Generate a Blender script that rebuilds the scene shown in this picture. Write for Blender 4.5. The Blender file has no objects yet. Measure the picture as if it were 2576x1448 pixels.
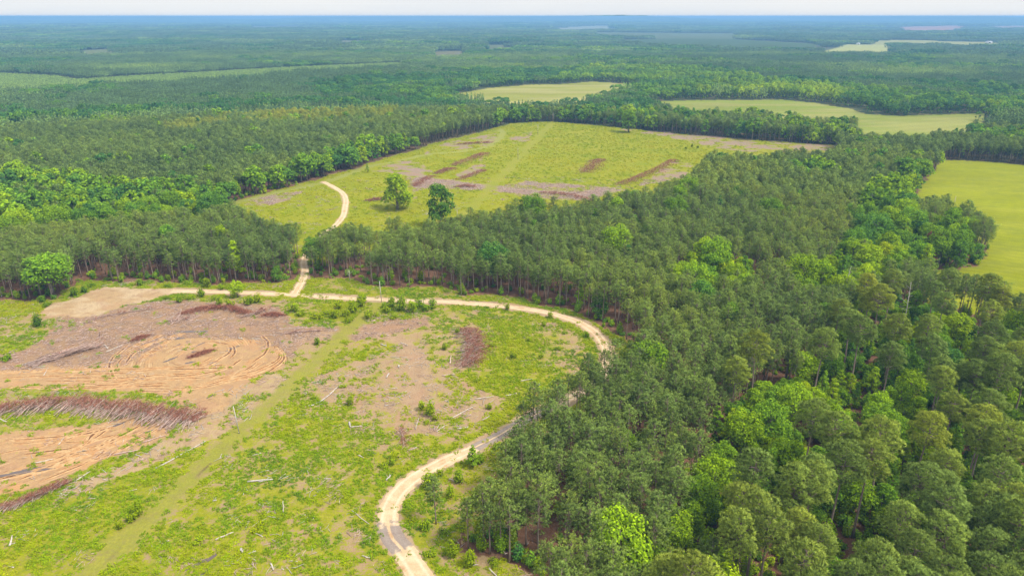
import bpy, math, random
import numpy as np
from mathutils import Vector
random.seed(7); R = np.random.default_rng(7)
PI = math.pi
scene = bpy.context.scene
COL = scene.collection

# ------------------------------------------------------------------ camera constants and layout helper
H = 120.0; FPX = 705.0; PITCH = math.radians(21.06)
CP, SP = math.cos(PITCH), math.sin(PITCH)
def G(px, py, z=0.0):
    """a point noted on the 2576 px wide photograph -> ground (or height z) position in metres"""
    x = (px*1024/2576-512)/FPX; y = (287.5-py*575/1448)/FPX
    dy = CP + y*SP; dz = -SP + y*CP
    t = (z-H)/dz
    return (x*t, dy*t)
def GP(pts, z=0.0):
    return np.array([G(p[0], p[1], p[2] if len(p) > 2 else z) for p in pts])
def proj(x, y, z):
    f = y*CP + (H-z)*SP; u = y*SP - (H-z)*CP
    return 512+FPX*x/f, 287.5-FPX*u/f

# ------------------------------------------------------------------ numpy noise
def _h(ix, iy, s):
    n = (ix.astype(np.int64)*374761393 + iy.astype(np.int64)*668265263 + s*974634777) & 0xFFFFFFFF
    n = ((n ^ (n >> 13))*1274126177) & 0xFFFFFFFF
    n = n ^ (n >> 16)
    return (n & 0xFFFFFF)/float(0xFFFFFF)
def vn(x, y, sc, s=0):
    x = np.asarray(x, float)/sc; y = np.asarray(y, float)/sc
    ix, iy = np.floor(x), np.floor(y); fx, fy = x-ix, y-iy
    fx = fx*fx*(3-2*fx); fy = fy*fy*(3-2*fy)
    a, b = _h(ix, iy, s), _h(ix+1, iy, s); c, d = _h(ix, iy+1, s), _h(ix+1, iy+1, s)
    return (a*(1-fx)+b*fx)*(1-fy) + (c*(1-fx)+d*fx)*fy
def fbm(x, y, sc, s=0, o=4):
    t = 0; a = .5; n = 0
    for i in range(o):
        t = t+a*vn(x, y, sc/2**i, s+i*17); n += a; a *= .5
    return t/n
def sst(a, b, x):
    t = np.clip((x-a)/(b-a), 0, 1); return t*t*(3-2*t)
def pip(x, y, P):
    ins = np.zeros(np.shape(x), bool); n = len(P)
    for i in range(n):
        x0, y0 = P[i]; x1, y1 = P[i-1]
        if y0 == y1: continue
        c = ((y0 > y) != (y1 > y)) & (x < (x1-x0)*(y-y0)/(y1-y0)+x0)
        ins ^= c
    return ins
def spline(P, step=1.0):
    P = [np.array(p, float) for p in P]; P = [2*P[0]-P[1]]+P+[2*P[-1]-P[-2]]
    out = []
    for i in range(1, len(P)-2):
        p0, p1, p2, p3 = P[i-1:i+3]
        n = max(2, int(np.linalg.norm((p2-p1)[:2])/step))
        for k in range(n):
            t = k/n
            out.append(.5*((2*p1)+(p2-p0)*t+(2*p0-5*p1+4*p2-p3)*t*t+(3*p1-p0-3*p2+p3)*t**3))
    out.append(P[-2]); return np.array(out)
def dist_line(x, y, L):
    """distance to a polyline and the side-signed offset"""
    best = np.full(np.shape(x), 1e9)
    for i in range(len(L)-1):
        ax, ay = L[i][:2]; bx, by = L[i+1][:2]; dx, dy = bx-ax, by-ay; l2 = dx*dx+dy*dy+1e-9
        t = np.clip(((x-ax)*dx+(y-ay)*dy)/l2, 0, 1)
        best = np.minimum(best, np.hypot(x-ax-t*dx, y-ay-t*dy))
    return best
def hill(x, y):
    r = np.hypot(x, y)
    return sst(2200, 7000, r)*(fbm(x, y, 2600, 5, 3)-.35)*34 + sst(8000, 16000, r)*np.maximum(fbm(x, y, 5200, 9, 2)-.45, 0)*130 + np.minimum(sst(14000, 19000, r)*np.maximum(fbm(x, y, 3000, 19, 3)-.47, 0)*420, 80)

# ------------------------------------------------------------------ mesh helpers
def mesh_from(name, V, F, mats=(), fm=None, smooth=False):
    V = np.asarray(V, np.float32).reshape(-1, 3)
    if isinstance(F, np.ndarray): F = [F]
    F = [f for f in F if len(f)]
    me = bpy.data.meshes.new(name)
    me.vertices.add(len(V)); me.vertices.foreach_set('co', V.ravel())
    loops = np.concatenate([f.ravel() for f in F]).astype(np.int32)
    tot = np.concatenate([np.full(len(f), f.shape[1]) for f in F]).astype(np.int32)
    me.loops.add(len(loops)); me.loops.foreach_set('vertex_index', loops)
    me.polygons.add(len(tot))
    st = np.zeros(len(tot), np.int32); st[1:] = np.cumsum(tot)[:-1]
    me.polygons.foreach_set('loop_start', st)
    try: me.polygons.foreach_set('loop_total', tot)
    except Exception: pass
    for m in mats: me.materials.append(m)
    if fm is not None: me.polygons.foreach_set('material_index', np.asarray(fm, np.int32))
    if smooth: me.polygons.foreach_set('use_smooth', np.ones(len(tot), bool))
    me.update(calc_edges=True); me.validate()
    return me
class MB:
    """collects pieces into one mesh (quads and triangles)"""
    def __init__(s): s.V = []; s.Q = []; s.T = []; s.n = 0
    def add(s, V, F):
        V = np.asarray(V, float); F = np.asarray(F, int)
        (s.Q if F.shape[1] == 4 else s.T).append(F+s.n); s.V.append(V); s.n += len(V)
    def tube(s, pts, rads, n=6, cap=True):
        pts = np.asarray(pts, float); k = len(pts); rings = []
        for i in range(k):
            d = pts[min(i+1, k-1)]-pts[max(i-1, 0)]; d = d/(np.linalg.norm(d)+1e-9)
            a = np.array([0, 0, 1.]) if abs(d[2]) < .9 else np.array([1., 0, 0])
            u = np.cross(d, a); u /= np.linalg.norm(u); w = np.cross(d, u)
            an = np.arange(n)*2*PI/n
            rings.append(pts[i]+rads[i]*(np.cos(an)[:, None]*u+np.sin(an)[:, None]*w))
        V = np.vstack(rings); F = []
        for i in range(k-1):
            for j in range(n):
                F.append((i*n+j, i*n+(j+1) % n, (i+1)*n+(j+1) % n, (i+1)*n+j))
        m = len(V); V = np.vstack([V, pts[:1], pts[-1:]])
        s.add(V, F)
        if cap:
            T = [(m-s.n+0, 0, 0)][:0]
            for j in range(n):
                T.append((m, (j+1) % n, j)); T.append((m+1, (k-1)*n+j, (k-1)*n+(j+1) % n))
            s.T.append(np.array(T)+s.n-len(V))
    def box(s, c, d, rz=0):
        c = np.array(c, float); hx, hy, hz = np.array(d)/2
        P = np.array([(sx*hx, sy*hy, sz*hz) for sz in (-1, 1) for sx, sy in ((-1, -1), (1, -1), (1, 1), (-1, 1))])
        ca, sa = math.cos(rz), math.sin(rz)
        P = np.c_[P[:, 0]*ca-P[:, 1]*sa, P[:, 0]*sa+P[:, 1]*ca, P[:, 2]]+c
        s.add(P, [(3, 2, 1, 0), (4, 5, 6, 7), (0, 1, 5, 4), (1, 2, 6, 5), (2, 3, 7, 6), (3, 0, 4, 7)])
    def arrays(s):
        return np.vstack(s.V), [np.vstack(s.Q) if s.Q else np.zeros((0, 4), int), np.vstack(s.T) if s.T else np.zeros((0, 3), int)]
    def mesh(s, name, mats=(), smooth=False):
        V, F = s.arrays(); return mesh_from(name, V, F, mats, None, smooth)
def unit(v): return v/(np.linalg.norm(v, axis=-1, keepdims=True)+1e-9)
def leaves(C, N, size, rng):
    """irregular leaf-clump quads at C facing N"""
    n = len(C); N = unit(N); a = unit(rng.normal(size=(n, 3))); u = unit(np.cross(N, a)); w = np.cross(N, u)
    size = np.broadcast_to(np.asarray(size, float), (n,))[:, None]
    def k(): return size*rng.uniform(.55, 1.15, (n, 1))
    fold = N*size*rng.uniform(-.25, .25, (n, 1))
    V = np.stack([C+u*k(), C+w*k()*.75+fold, C-u*k(), C-w*k()*.75+fold], 1).reshape(-1, 3)
    return V, np.arange(n*4).reshape(n, 4), np.c_[np.repeat(N, 4, 0), np.repeat(rng.beta(2, 2, n), 4)]
def tufts(C, A, ln, wd, k, rng, spread=.85):
    """k tapering needle blades fanning out of each tuft centre C round axis A"""
    n = len(C); C = np.repeat(C, k, 0); A = np.repeat(unit(A), k, 0)
    d = unit(A+spread*unit(rng.normal(size=(n*k, 3)))); s = unit(np.cross(d, unit(rng.normal(size=(n*k, 3)))))
    L = ln*rng.uniform(.6, 1.15, (n*k, 1))
    b = C-d*L*.15
    V = np.stack([b-s*wd*.5, b+s*wd*.5, C+d*L], 1).reshape(-1, 3)
    tn = np.repeat(rng.random(n), k)[:, None]*.55+np.array([0, 0, .45])
    return V, np.arange(n*k*3).reshape(-1, 3), np.c_[np.repeat(unit(A+.35*d), 3, 0), tn.ravel()]

# ------------------------------------------------------------------ materials
def newmat(name):
    m = bpy.data.materials.new(name); m.use_nodes = True
    nt = m.node_tree; nt.nodes.clear(); return m, nt
class NT:
    def __init__(s, nt): s.nt = nt
    def __call__(s, typ, _props=None, **inp):
        n = s.nt.nodes.new(typ)
        for k, v in (_props or {}).items(): setattr(n, k, v)
        for k, v in inp.items():
            key = int(k[1:]) if k[0] == 'i' and k[1:].isdigit() else k.replace('_', ' ')
            sock = n.inputs[key]
            if hasattr(v, 'bl_idname') and 'Socket' in v.bl_idname: s.nt.links.new(v, sock)
            else: sock.default_value = v
        return n
    def math(s, op, a, b=0.0, clamp=False):
        return s('ShaderNodeMath', {'operation': op, 'use_clamp': clamp}, i0=a, i1=b).outputs[0]
    def mix(s, f, a, b, mode='MIX'):
        n = s.nt.nodes.new('ShaderNodeMix'); n.data_type = 'RGBA'; n.blend_type = mode
        for sock, v in ((n.inputs[0], f), (n.inputs[6], a), (n.inputs[7], b)):
            if hasattr(v, 'bl_idname'): s.nt.links.new(v, sock)
            else: sock.default_value = v if not isinstance(v, tuple) or len(v) == 4 else (*v, 1)
        return n.outputs[2]
    def ramp(s, f, stops):
        n = s.nt.nodes.new('ShaderNodeValToRGB'); e = n.color_ramp.elements
        while len(e) < len(stops): e.new(.5)
        for i, (p, c) in enumerate(stops):
            e[i].position = p; e[i].color = (*c, 1) if len(c) == 3 else c
        s.nt.links.new(f, n.inputs[0]); return n.outputs[0]
    def ss(s, a, b, f):
        n = s('ShaderNodeMapRange', {'interpolation_type': 'SMOOTHSTEP'}, Value=f); n.inputs[1].default_value = a; n.inputs[2].default_value = b
        return n.outputs[0]
    def noise(s, sc, vec=None, det=4, rough=.55):
        n = s('ShaderNodeTexNoise', None, Scale=sc, Detail=det, Roughness=rough)
        if vec is not None: s.nt.links.new(vec, n.inputs['Vector'])
        return n.outputs[0]
def leaf_mat(name, stops, transl=.25, var=.55, blotch=0.0):
    m, nt = newmat(name); g = NT(nt)
    at = g('ShaderNodeAttribute', {'attribute_type': 'INSTANCER', 'attribute_name': 'tint'})
    oi = g('ShaderNodeObjectInfo'); geo = g('ShaderNodeNewGeometry')
    tn = g('ShaderNodeAttribute', {'attribute_name': 'tone'}).outputs['Fac']
    t = g.math('ADD', at.outputs['Fac'], g.math('MULTIPLY', g.math('SUBTRACT', tn, .5), .34))
    c = g.ramp(t, stops)
    val = g.math('ADD', 1-var/2, g.math('MULTIPLY', tn, var))
    val = g.math('MULTIPLY', val, g.math('ADD', .84, g.math('MULTIPLY', oi.outputs['Random'], .32)))
    c = g.mix(1.0, c, g('ShaderNodeCombineColor', None, Red=val, Green=val, Blue=val).outputs[0], 'MULTIPLY')
    na = g('ShaderNodeAttribute', {'attribute_name': 'nrm'})
    vt = g('ShaderNodeVectorTransform', {'vector_type': 'NORMAL', 'convert_from': 'OBJECT', 'convert_to': 'WORLD'}, Vector=na.outputs['Vector'])
    vn_ = g('ShaderNodeVectorMath', {'operation': 'NORMALIZE'}, i0=vt.outputs[0])
    d = g('ShaderNodeBsdfDiffuse', None, Color=c, Roughness=.9, Normal=vn_.outputs[0])
    tr = g('ShaderNodeBsdfTranslucent', None, Color=g.mix(1.0, c, (1.15, 1.1, .6), 'MULTIPLY'))
    mx = g('ShaderNodeMixShader', None, i0=transl); nt.links.new(d.outputs[0], mx.inputs[1]); nt.links.new(tr.outputs[0], mx.inputs[2])
    o = g('ShaderNodeOutputMaterial'); nt.links.new(mx.outputs[0], o.inputs[0])
    return m
def simple_mat(name, c1, c2, sc=3.0, rough=.9, bump=0.0, stretch=(1, 1, 1), metallic=0, isl=0.0):
    m, nt = newmat(name); g = NT(nt)
    tc = g('ShaderNodeTexCoord'); mp = g('ShaderNodeMapping', None, Vector=tc.outputs['Object'], Scale=stretch)
    f = g.noise(sc, mp.outputs[0], 5, .6)
    c = g.mix(g.ss(.3, .7, f), (*c1, 1), (*c2, 1))
    if isl:
        geo = g('ShaderNodeNewGeometry'); v = g.math('ADD', 1-isl/2, g.math('MULTIPLY', geo.outputs['Random Per Island'], isl))
        c = g.mix(1.0, c, g('ShaderNodeCombineColor', None, Red=v, Green=v, Blue=v).outputs[0], 'MULTIPLY')
    b = g('ShaderNodeBsdfPrincipled', None, Base_Color=c, Roughness=rough, Metallic=metallic); b.inputs['Specular IOR Level'].default_value = .25
    if bump:
        bn = g('ShaderNodeBump', None, Strength=bump, Distance=.05, Height=f); nt.links.new(bn.outputs[0], b.inputs['Normal'])
    o = g('ShaderNodeOutputMaterial'); nt.links.new(b.outputs[0], o.inputs[0]); return m

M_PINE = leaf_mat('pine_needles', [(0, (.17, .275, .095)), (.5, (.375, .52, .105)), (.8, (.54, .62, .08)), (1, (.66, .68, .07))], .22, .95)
M_LEAF = leaf_mat('broad_leaves', [(0, (.075, .20, .045)), (.35, (.185, .345, .024)), (.65, (.33, .475, .012)), (1, (.48, .57, .010))], .24, .95)
M_WEED = leaf_mat('weed_leaves', [(0, (.11, .22, .018)), (.3, (.22, .345, .006)), (.7, (.38, .43, .004)), (1, (.46, .44, .015))], .22, .65)
M_RUST = leaf_mat('dead_leaves', [(0, (.16, .06, .035)), (1, (.30, .13, .075))], .15, .6)
M_BARK = simple_mat('pine_bark', (.20, .145, .11), (.34, .26, .21), 2.5, .95, .4, (1, 1, .3), isl=.3)
M_BARK2 = simple_mat('grey_bark', (.16, .13, .10), (.30, .26, .21), 2.5, .95, .4, (1, 1, .3))
M_DEAD = simple_mat('bleached_wood', (.36, .31, .27), (.56, .51, .46), 3, .9, .2, isl=.45)
M_LOG = simple_mat('bare_log', (.40, .33, .26), (.62, .55, .47), 2, .85, .3, isl=.3)
M_SLASH = simple_mat('slash_stems', (.37, .24, .19), (.57, .43, .36), 1.5, .95, .2, isl=.8)
M_TWIG = simple_mat('brown_twigs', (.26, .105, .065), (.45, .20, .13), 1.2, .95, 0, isl=.9)
M_POLE = simple_mat('weathered_pole', (.44, .38, .33), (.60, .54, .48), 2, .85, .2, (1, 1, .2))
M_METAL = simple_mat('grey_metal', (.45, .46, .47), (.55, .56, .57), 2, .5)
M_WHITE = simple_mat('white_paint', (.75, .74, .72), (.82, .82, .80), 1, .6)
M_ROOF = simple_mat('metal_roof', (.55, .55, .56), (.68, .68, .70), 1, .45)
M_DARK = simple_mat('dark_glass', (.03, .035, .04), (.06, .06, .07), 1, .2)

# ------------------------------------------------------------------ layout (points on the photograph, unprojected to the ground)
ROAD = [(1095,1500,34),(1058,1448,34),(1018,1390,33),(988,1355,33),(977,1325,32),(977,1296,32),(985,1266,31),(1007,1233,30),(1047,1199,27),(1108,1166,25),(1140,1150,24),(1163,1141,22),(1208,1118,18),(1242,1102,17),(1275,1084,17),(1322,1056,17),(1378,1029,16),(1432,1003,16),(1480,975,16),(1510,950,16),(1524,928,16),(1529,900,16.5),(1520,866,16.5),(1496,836,16),(1456,811,15),(1425,800,14.5),(1382,788,14),(1325,777,13),(1258,769,12),(1192,763,11),(1125,759,10.5),(1058,757,10),(992,755,10),(932,752,10),(858,749,10),(800,745,11),(740,741,12),(680,739,12),(620,737,12),(560,734,11),(500,732,11),(433,732,12)]
# third number: half width in decimetres-ish -> scaled below
road_c = [(*G(a, b), c) for a, b, c in ROAD]
road_w = np.interp(np.arange(len(ROAD)), [0, 8, 10, 12, 19, 24, 33, 41], [3.4, 3.25, 2.9, 2.35, 2.3, 2.6, 2.1, 2.4])
ROAD_L = spline([(p[0], p[1], w) for p, w in zip(road_c, road_w)], 0.8)
BR = [(738,742),(757,710),(767,682),(764,662),(770,643),(783,623),(794,609),(815,590),(845,565),(862,545),(868,522),(870,503),(863,487),(846,474),(824,462),(812,457)]
BR_L = spline([(*G(a, b), w) for (a, b), w in zip(BR, np.linspace(2.5, 2.4, len(BR)))], 0.8)
def gl(pts): return spline([G(*p) for p in pts], 3.0)
PAD = GP([(300,719),(353,724),(443,727),(445,737),(420,742),(333,763),(233,795),(200,800),(117,800),(112,783),(123,766),(187,748),(233,732),(275,721)])
SLASH1 = GP([(150,800),(260,790),(330,765),(420,752),(500,760),(600,765),(700,770),(720,800),(740,815),(800,822),(900,818),(1000,802),(1080,797),(1075,815),(1000,838),(900,855),(760,862),(740,900),(660,870),(560,850),(440,850),(380,900),(280,930),(100,935),(-60,935),(-60,900),(60,880),(130,840)])
RED1 = GP([(-80,930),(100,922),(250,915),(380,885),(420,850),(560,845),(680,868),(725,900),(700,930),(620,960),(590,1000),(560,1040),(480,1050),(430,1005),(350,980),(250,985),(150,968),(-80,975)])
RED2 = GP([(-80,1110),(100,1080),(250,1060),(330,1048),(440,1070),(430,1090),(350,1125),(250,1165),(150,1205),(60,1240),(-80,1270)])
BARE = GP([(740,975),(850,930),(960,890),(1010,860),(1060,880),(1130,930),(1200,980),(1270,1000),(1230,1050),(1100,1095),(960,1090),(900,1060),(830,1010)])
BARE2 = GP([(560,1000),(660,940),(740,960),(720,1010),(640,1060),(580,1080),(500,1120),(420,1150),(300,1200),(200,1240),(150,1230),(300,1170),(440,1090)])
GRASSY = GP([(-50,972),(150,985),(150,1003),(-50,1010)])
CLEAR1 = GP([(-150,745,0),(77,760),(133,752),(200,707),(267,703),(310,709),(373,706),(447,712),(523,712),(580,711),(657,709),(735,703),(748,690),(760,640),(775,610),(800,600),(795,625),(785,660),(775,700),(800,700),(890,705),(985,728),(1058,722),(1120,722),(1165,745),(1190,741),(1250,743),(1305,750),(1375,771),(1438,780),(1518,826),(1560,842),(1600,862),(1620,905),(1600,950),(1560,945,10),(1520,938,13),(1473,948,12),(1416,960,12),(1380,985,13),(1356,1022,15),(1296,1070,17),(1274,1098,17),(1250,1140,18),(1208,1198,18),(1165,1218,17),(1158,1250,12),(1150,1330),(1155,1365),(1175,1388),(1230,1400),(1290,1412),(1330,1440),(1370,1520),(1400,2300),(-900,2300)])
CLEAR2 = GP([(560,528),(600,502),(640,492),(720,472),(800,450),(830,438),(900,425),(935,408),(1040,378),(1090,360),(1200,335),(1250,320),(1290,310),(1390,305),(1480,314),(1560,320),(1640,330),(1800,344),(1900,352),(2000,360),(2100,366),(2120,380,8),(2080,384,14),(1900,392,14),(1780,392,14),(1755,415,14),(1730,450,14),(1640,472,14),(1560,488,14),(1500,500,14),(1440,524,12),(1330,520,12),(1250,525,14),(1180,545,14),(1060,562,14),(950,565,14),(870,575,14),(800,600,14),(760,590,14),(700,560,14),(600,535,14)])
PAST = GP([(2372,402),(2480,406),(2680,424),(2700,790,17),(2640,755,17),(2576,728,17),(2500,708,17),(2440,700,15),(2390,697,13),(2345,698,12),(2340,686),(2390,679),(2465,668),(2478,620),(2445,580),(2390,562),(2310,562),(2285,545),(2296,500),(2318,465),(2345,435)])
FIELDB = GP([(1640,256),(1740,252),(1970,251),(2050,259),(2140,273),(2180,287),(2260,291),(2480,285),(2475,305,10),(2430,335,12),(2330,345,12),(2180,352,12),(2150,330,10),(2150,305,12),(2100,302,14),(2000,292,14),(1900,284,14),(1750,280,14)])
FIELDA = GP([(1140,237),(1230,221),(1330,213),(1420,211),(1490,205),(1570,210),(1590,218,6),(1500,232,12),(1440,250,12),(1330,250,12),(1250,246,12),(1180,244,8)])
YOUNG = GP([(-80,183),(0,186),(130,192),(200,202),(350,192),(500,184),(700,172),(858,165),(1000,159),(1005,163,13),(858,173,13),(700,181,13),(560,193,13),(500,197,13),(420,201,13),(300,204,13),(200,209,13),(120,215,13),(60,220,13),(-80,224,13)])
ZF = 15
FAR = [(GP([(2040,126,ZF),(2130,113),(2235,112),(2240,118),(2240,128,ZF),(2100,130,ZF)]), (.44, .44, .15)), (GP([(2200,103),(2300,102),(2400,106),(2516,107),(2508,119,8),(2430,119,8),(2380,115,8),(2280,110,8),(2200,108,8)]), (.36, .35, .13)),
       (GP([(1570,100),(1800,97),(2050,111),(2060,117,ZF),(1900,119,ZF),(1700,112,ZF),(1570,104,ZF)]), (.04, .085, .025)), (GP([(2230,70),(2330,67),(2450,64),(2455,77,ZF),(2330,80,ZF),(2230,79,ZF)]), (.50, .23, .17)),
       (GP([(195,126),(285,124),(280,132,ZF),(195,133,ZF)]), (.15, .17, .06)), (GP([(855,102),(915,101),(915,107,ZF),(855,108,ZF)]), (.16, .17, .09)), (GP([(1225,113),(1270,112),(1270,120,ZF),(1225,121,ZF)]), (.11, .13, .06)), (GP([(1400,68),(1560,65),(1560,73,ZF),(1410,78,ZF)]), (.3, .3, .2)),
       (GP([(2470,66),(2620,64),(2620,71,ZF),(2470,73,ZF)]), (.45, .27, .22)), (GP([(1090,130),(1170,127),(1160,136,ZF),(1100,137,ZF)]), (.17, .15, .09)), (GP([(600,66),(780,64),(780,71,ZF),(600,73,ZF)]), (.12, .14, .07)), (GP([(1500,82),(1850,85),(1850,92,ZF),(1500,89,ZF)]), (.10, .13, .06))]
SWATH = gl([(150,1520),(225,1448),(330,1345),(480,1205),(600,1092),(760,940),(870,835),(935,775),(960,755)])
SWATH2 = gl([(1151,560),(1230,475),(1302,400),(1353,345),(1391,309)])
DITCH = gl([(180,1500),(250,1430),(330,1355),(420,1272),(480,1215),(530,1165)])
TRAIL1 = gl([(740,860),(860,838),(960,842),(1020,862),(1048,905),(1055,960),(1040,1010)])
TRK2 = gl([(1040,425),(1070,448),(1130,458),(1220,466),(1300,476),(1380,482),(1480,488),(1560,478)])
EDGE_T = gl([(560,520),(640,497),(720,478),(820,457),(880,436),(930,418),(1000,405),(1080,388),(1165,380),(1230,367),(1262,340),(1258,325)])
DEB2 = [GP([(1230,470),(1330,455),(1450,465),(1540,470),(1480,500),(1330,500)]), GP([(620,500),(700,485),(760,480),(740,500),(660,520)]), GP([(1000,430),(1080,445),(1180,460),(1250,470),(1240,482),(1120,475),(1040,468)]), GP([(1280,345),(1340,330),(1330,355),(1290,362)]), GP([(940,430),(985,410),(1040,402),(1075,420),(1100,440),(1070,475),(1040,480),(1030,440)]), GP([(1060,388),(1110,362),(1170,348),(1250,335),(1262,352),(1230,365),(1150,378)]),
        GP([(1140,440),(1180,425),(1215,395),(1225,420),(1200,440),(1150,445)]), GP([(1540,322),(1800,342),(2000,358),(2110,368),(2070,384),(1900,384),(1800,372),(1700,350)]), GP([(1690,405),(1740,410),(1730,445),(1640,462),(1600,470)]),
        GP([(1200,466),(1480,470),(1560,470),(1480,505),(1380,500),(1250,480)])]
C_RUT = np.array(G(492, 893))
DARKP = [GP([(905,800),(985,775),(1060,760),(1060,815),(960,825)])]

# ------------------------------------------------------------------ the ground sheet
RR = [4.0]
while RR[-1] < 32000: RR.append(RR[-1]+max(.42, .56*(RR[-1]**2+H*H)/(H*FPX)) if RR[-1] > 85 else RR[-1]+4)
RR = np.array(RR)
TH = np.radians(np.r_[np.arange(-180, -46, 6), np.arange(-46, 46.01, .15), np.arange(52, 181, 6)])
rr, th = np.meshgrid(RR, TH, indexing='ij')
X = (rr*np.sin(th)).ravel(); Y = (rr*np.cos(th)).ravel()
def zone(X, Y):
    """ground colour, plant cover, mown-ness and rut strength at world points"""
    rad = np.hypot(X, Y); k = np.clip(rad/200, .6, 8)
    wx = X+(fbm(X, Y, 9, 1)-.5)*5*k**.3+(fbm(X, Y, 1.8, 11, 2)-.5)*1.8; wy = Y+(fbm(X, Y, 9, 2)-.5)*7*k**.3+(fbm(X, Y, 1.8, 12, 2)-.5)*1.8
    col = np.empty((len(X), 3)); col[:] = (.20, .105, .062)
    f = sst(500, 900, rad)[:, None]; col = col*(1-f)+np.array((.05, .085, .03))*f
    veg = np.zeros(len(X)); open_ = np.zeros(len(X)); rut = np.zeros(len(X)); ph = np.zeros(len(X)); mown = np.zeros(len(X))
    def put(m, c, v=None, o=None, w=1.0):
        nonlocal col
        mm = (m*w)[:, None] if m.dtype != bool else m.astype(float)[:, None]*w
        col = col*(1-mm)+np.array(c)*mm
        if v is not None: veg[:] = veg*(1-mm[:, 0])+v*mm[:, 0]
        if o is not None: open_[:] = np.where(mm[:, 0] > .5, o, open_)
    n1 = fbm(X, Y, 26, 21, 3); n2 = fbm(X, Y, 6, 22, 3)
    c1 = pip(wx, wy, CLEAR1); put(c1, (.45, .315, .16), .72, 1)
    veg += c1*(n1-.5)*.75
    put(pip(wx, wy, CLEAR2), (.34, .355, .05), .97, 2)
    c2 = pip(wx, wy, CLEAR2); veg += c2*(n1-.5)*.3
    nd = sst(.28, .58, fbm(X*.6, Y, 7, 46, 3))
    for P in DEB2: put(pip(wx, wy, P)*nd, (.36, .255, .20), .30, None, .9)
    near = c1 & (rad > 60)
    # forest edge strip: straw coloured under-edge inside clearing right of bend
    put(pip(wx, wy, BARE)*sst(.25, .5, n2*.5+n1*.5), (.45, .305, .17), .42, None, .92)
    put(pip(wx, wy, BARE2)*sst(.2, .45, n2), (.49, .345, .19), .3, None, .9)
    put(pip(wx, wy, SLASH1), (.385, .24, .14), .18, None, .92)
    r1 = pip(wx, wy, RED1); put(r1, (.53, .33, .16), .16, None, .9)
    r2 = pip(wx, wy, RED2); put(r2, (.53, .32, .155), .26, None, .9)
    put(pip(wx, wy, GRASSY), (.42, .30, .16), .6, None, .8)
    d = np.hypot(X-C_RUT[0], (Y-C_RUT[1])*.86)
    ring = (d < 34) & (d > 3) & (Y < C_RUT[1]+16) & (r1 | pip(wx, wy, SLASH1))
    ph = np.where(ring, d, ph); rut = np.where(ring, sst(33, 22, d)*sst(4, 9, d)*.85+.1, rut)
    rl = r1 & ~ring; ph = np.where(rl, (Y-.06*X)*1.1, ph); rut = np.where(rl, .6, rut)
    a = np.array(G(-20, 1210)); b = np.array(G(430, 1065)); dv = (b-a)/np.linalg.norm(b-a)
    sd = (X-a[0])*(-dv[1])+(Y-a[1])*dv[0]; al = (X-a[0])*dv[0]+(Y-a[1])*dv[1]
    ph = np.where(r2, sd+.0028*(al-30)**2, ph); rut = np.where(r2, 1.0, rut)
    for L, w, c, v, m in ((TRAIL1, 3.2, (.45, .30, .18), .08, 0), (TRK2, 4.2, (.37, .265, .21), .10, 0), (EDGE_T, 3.5, (.34, .35, .09), .55, .8), (SWATH2, 4.0, (.33, .33, .05), .85, .6), (SWATH, 3.3, (.30, .31, .035), .75, .75), (DITCH, .45, (.09, .07, .035), .1, 1.0)):
        bx = (X > L[:, 0].min()-20) & (X < L[:, 0].max()+20) & (Y > L[:, 1].min()-20) & (Y < L[:, 1].max()+20)
        dd = np.full(len(X), 99.); dd[bx] = dist_line(wx[bx]*.7+X[bx]*.3, wy[bx]*.7+Y[bx]*.3, L)
        if w < 1: dd[bx] = dist_line(X[bx]+.25*(wx[bx]-X[bx])*.3, Y[bx], L)
        mk = (1 if w > 1 else sst(.30, .55, fbm(X, Y, 10, 47, 3))*sst(190, 165, Y))*sst(w*1.6, w*.5, dd+(fbm(X, Y, 3, 44, 2)-.5)*w)*(.9+.1*sst(.35, .6, fbm(X, Y, 12, 45, 2)) if w > 1 else 1); put(mk, c, v, None, .8); mown[:] = np.maximum(mown*(1-mk), mk*m)
    for L, s in ((ROAD_L, 1.9), (BR_L, 1.3)):
        bx = (X > L[:, 0].min()-20) & (X < L[:, 0].max()+20) & (Y > L[:, 1].min()-20) & (Y < L[:, 1].max()+20)
        dd = np.full(len(X), 99.); dd[bx] = dist_line(wx[bx]*.5+X[bx]*.5, wy[bx]*.5+Y[bx]*.5, L[::3])
        mk = sst(11, 6, dd); veg[:] = np.maximum(veg, mk*.88*(open_ > 0)); 
        mk = sst(4.4*s/1.9, 2.6*s/1.9, dd); put(mk, (.50, .36, .22), .12, None, .85)
        open_[:] = np.where(dd < (6 if s > 1.5 else 3.6), 1, open_)
    put(pip(wx, wy, PAD), (.60, .44, .26), .02, 1, .95); put(pip(wx, wy, PAD)*sst(.42, .6, fbm(X, Y*2, 11, 48, 4)), (.50, .33, .165), .08, None, .8)
    p = pip(wx, wy, PAST); put(p, (.305, .33, .012), .97, 3); mown[p] = 1
    q = sst(.45, .75, fbm(X*.35, Y, 12, 31, 3))[:, None]*p[:, None]*.55; col = col*(1-q)+np.array((.38, .385, .035))*q
    col = col*(1+p*(.07*np.sin((X*.55+Y*.9)*.9+3*fbm(X, Y, 40, 36, 2))+.5*(fbm(X*.3, Y, 18, 37, 4)-.5)))[:, None]
    q = sst(.52, .7, fbm(X*.4, Y, 5, 35, 3))[:, None]*p[:, None]*.5; col = col*(1-q)+np.array((.24, .27, .035))*q
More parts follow.
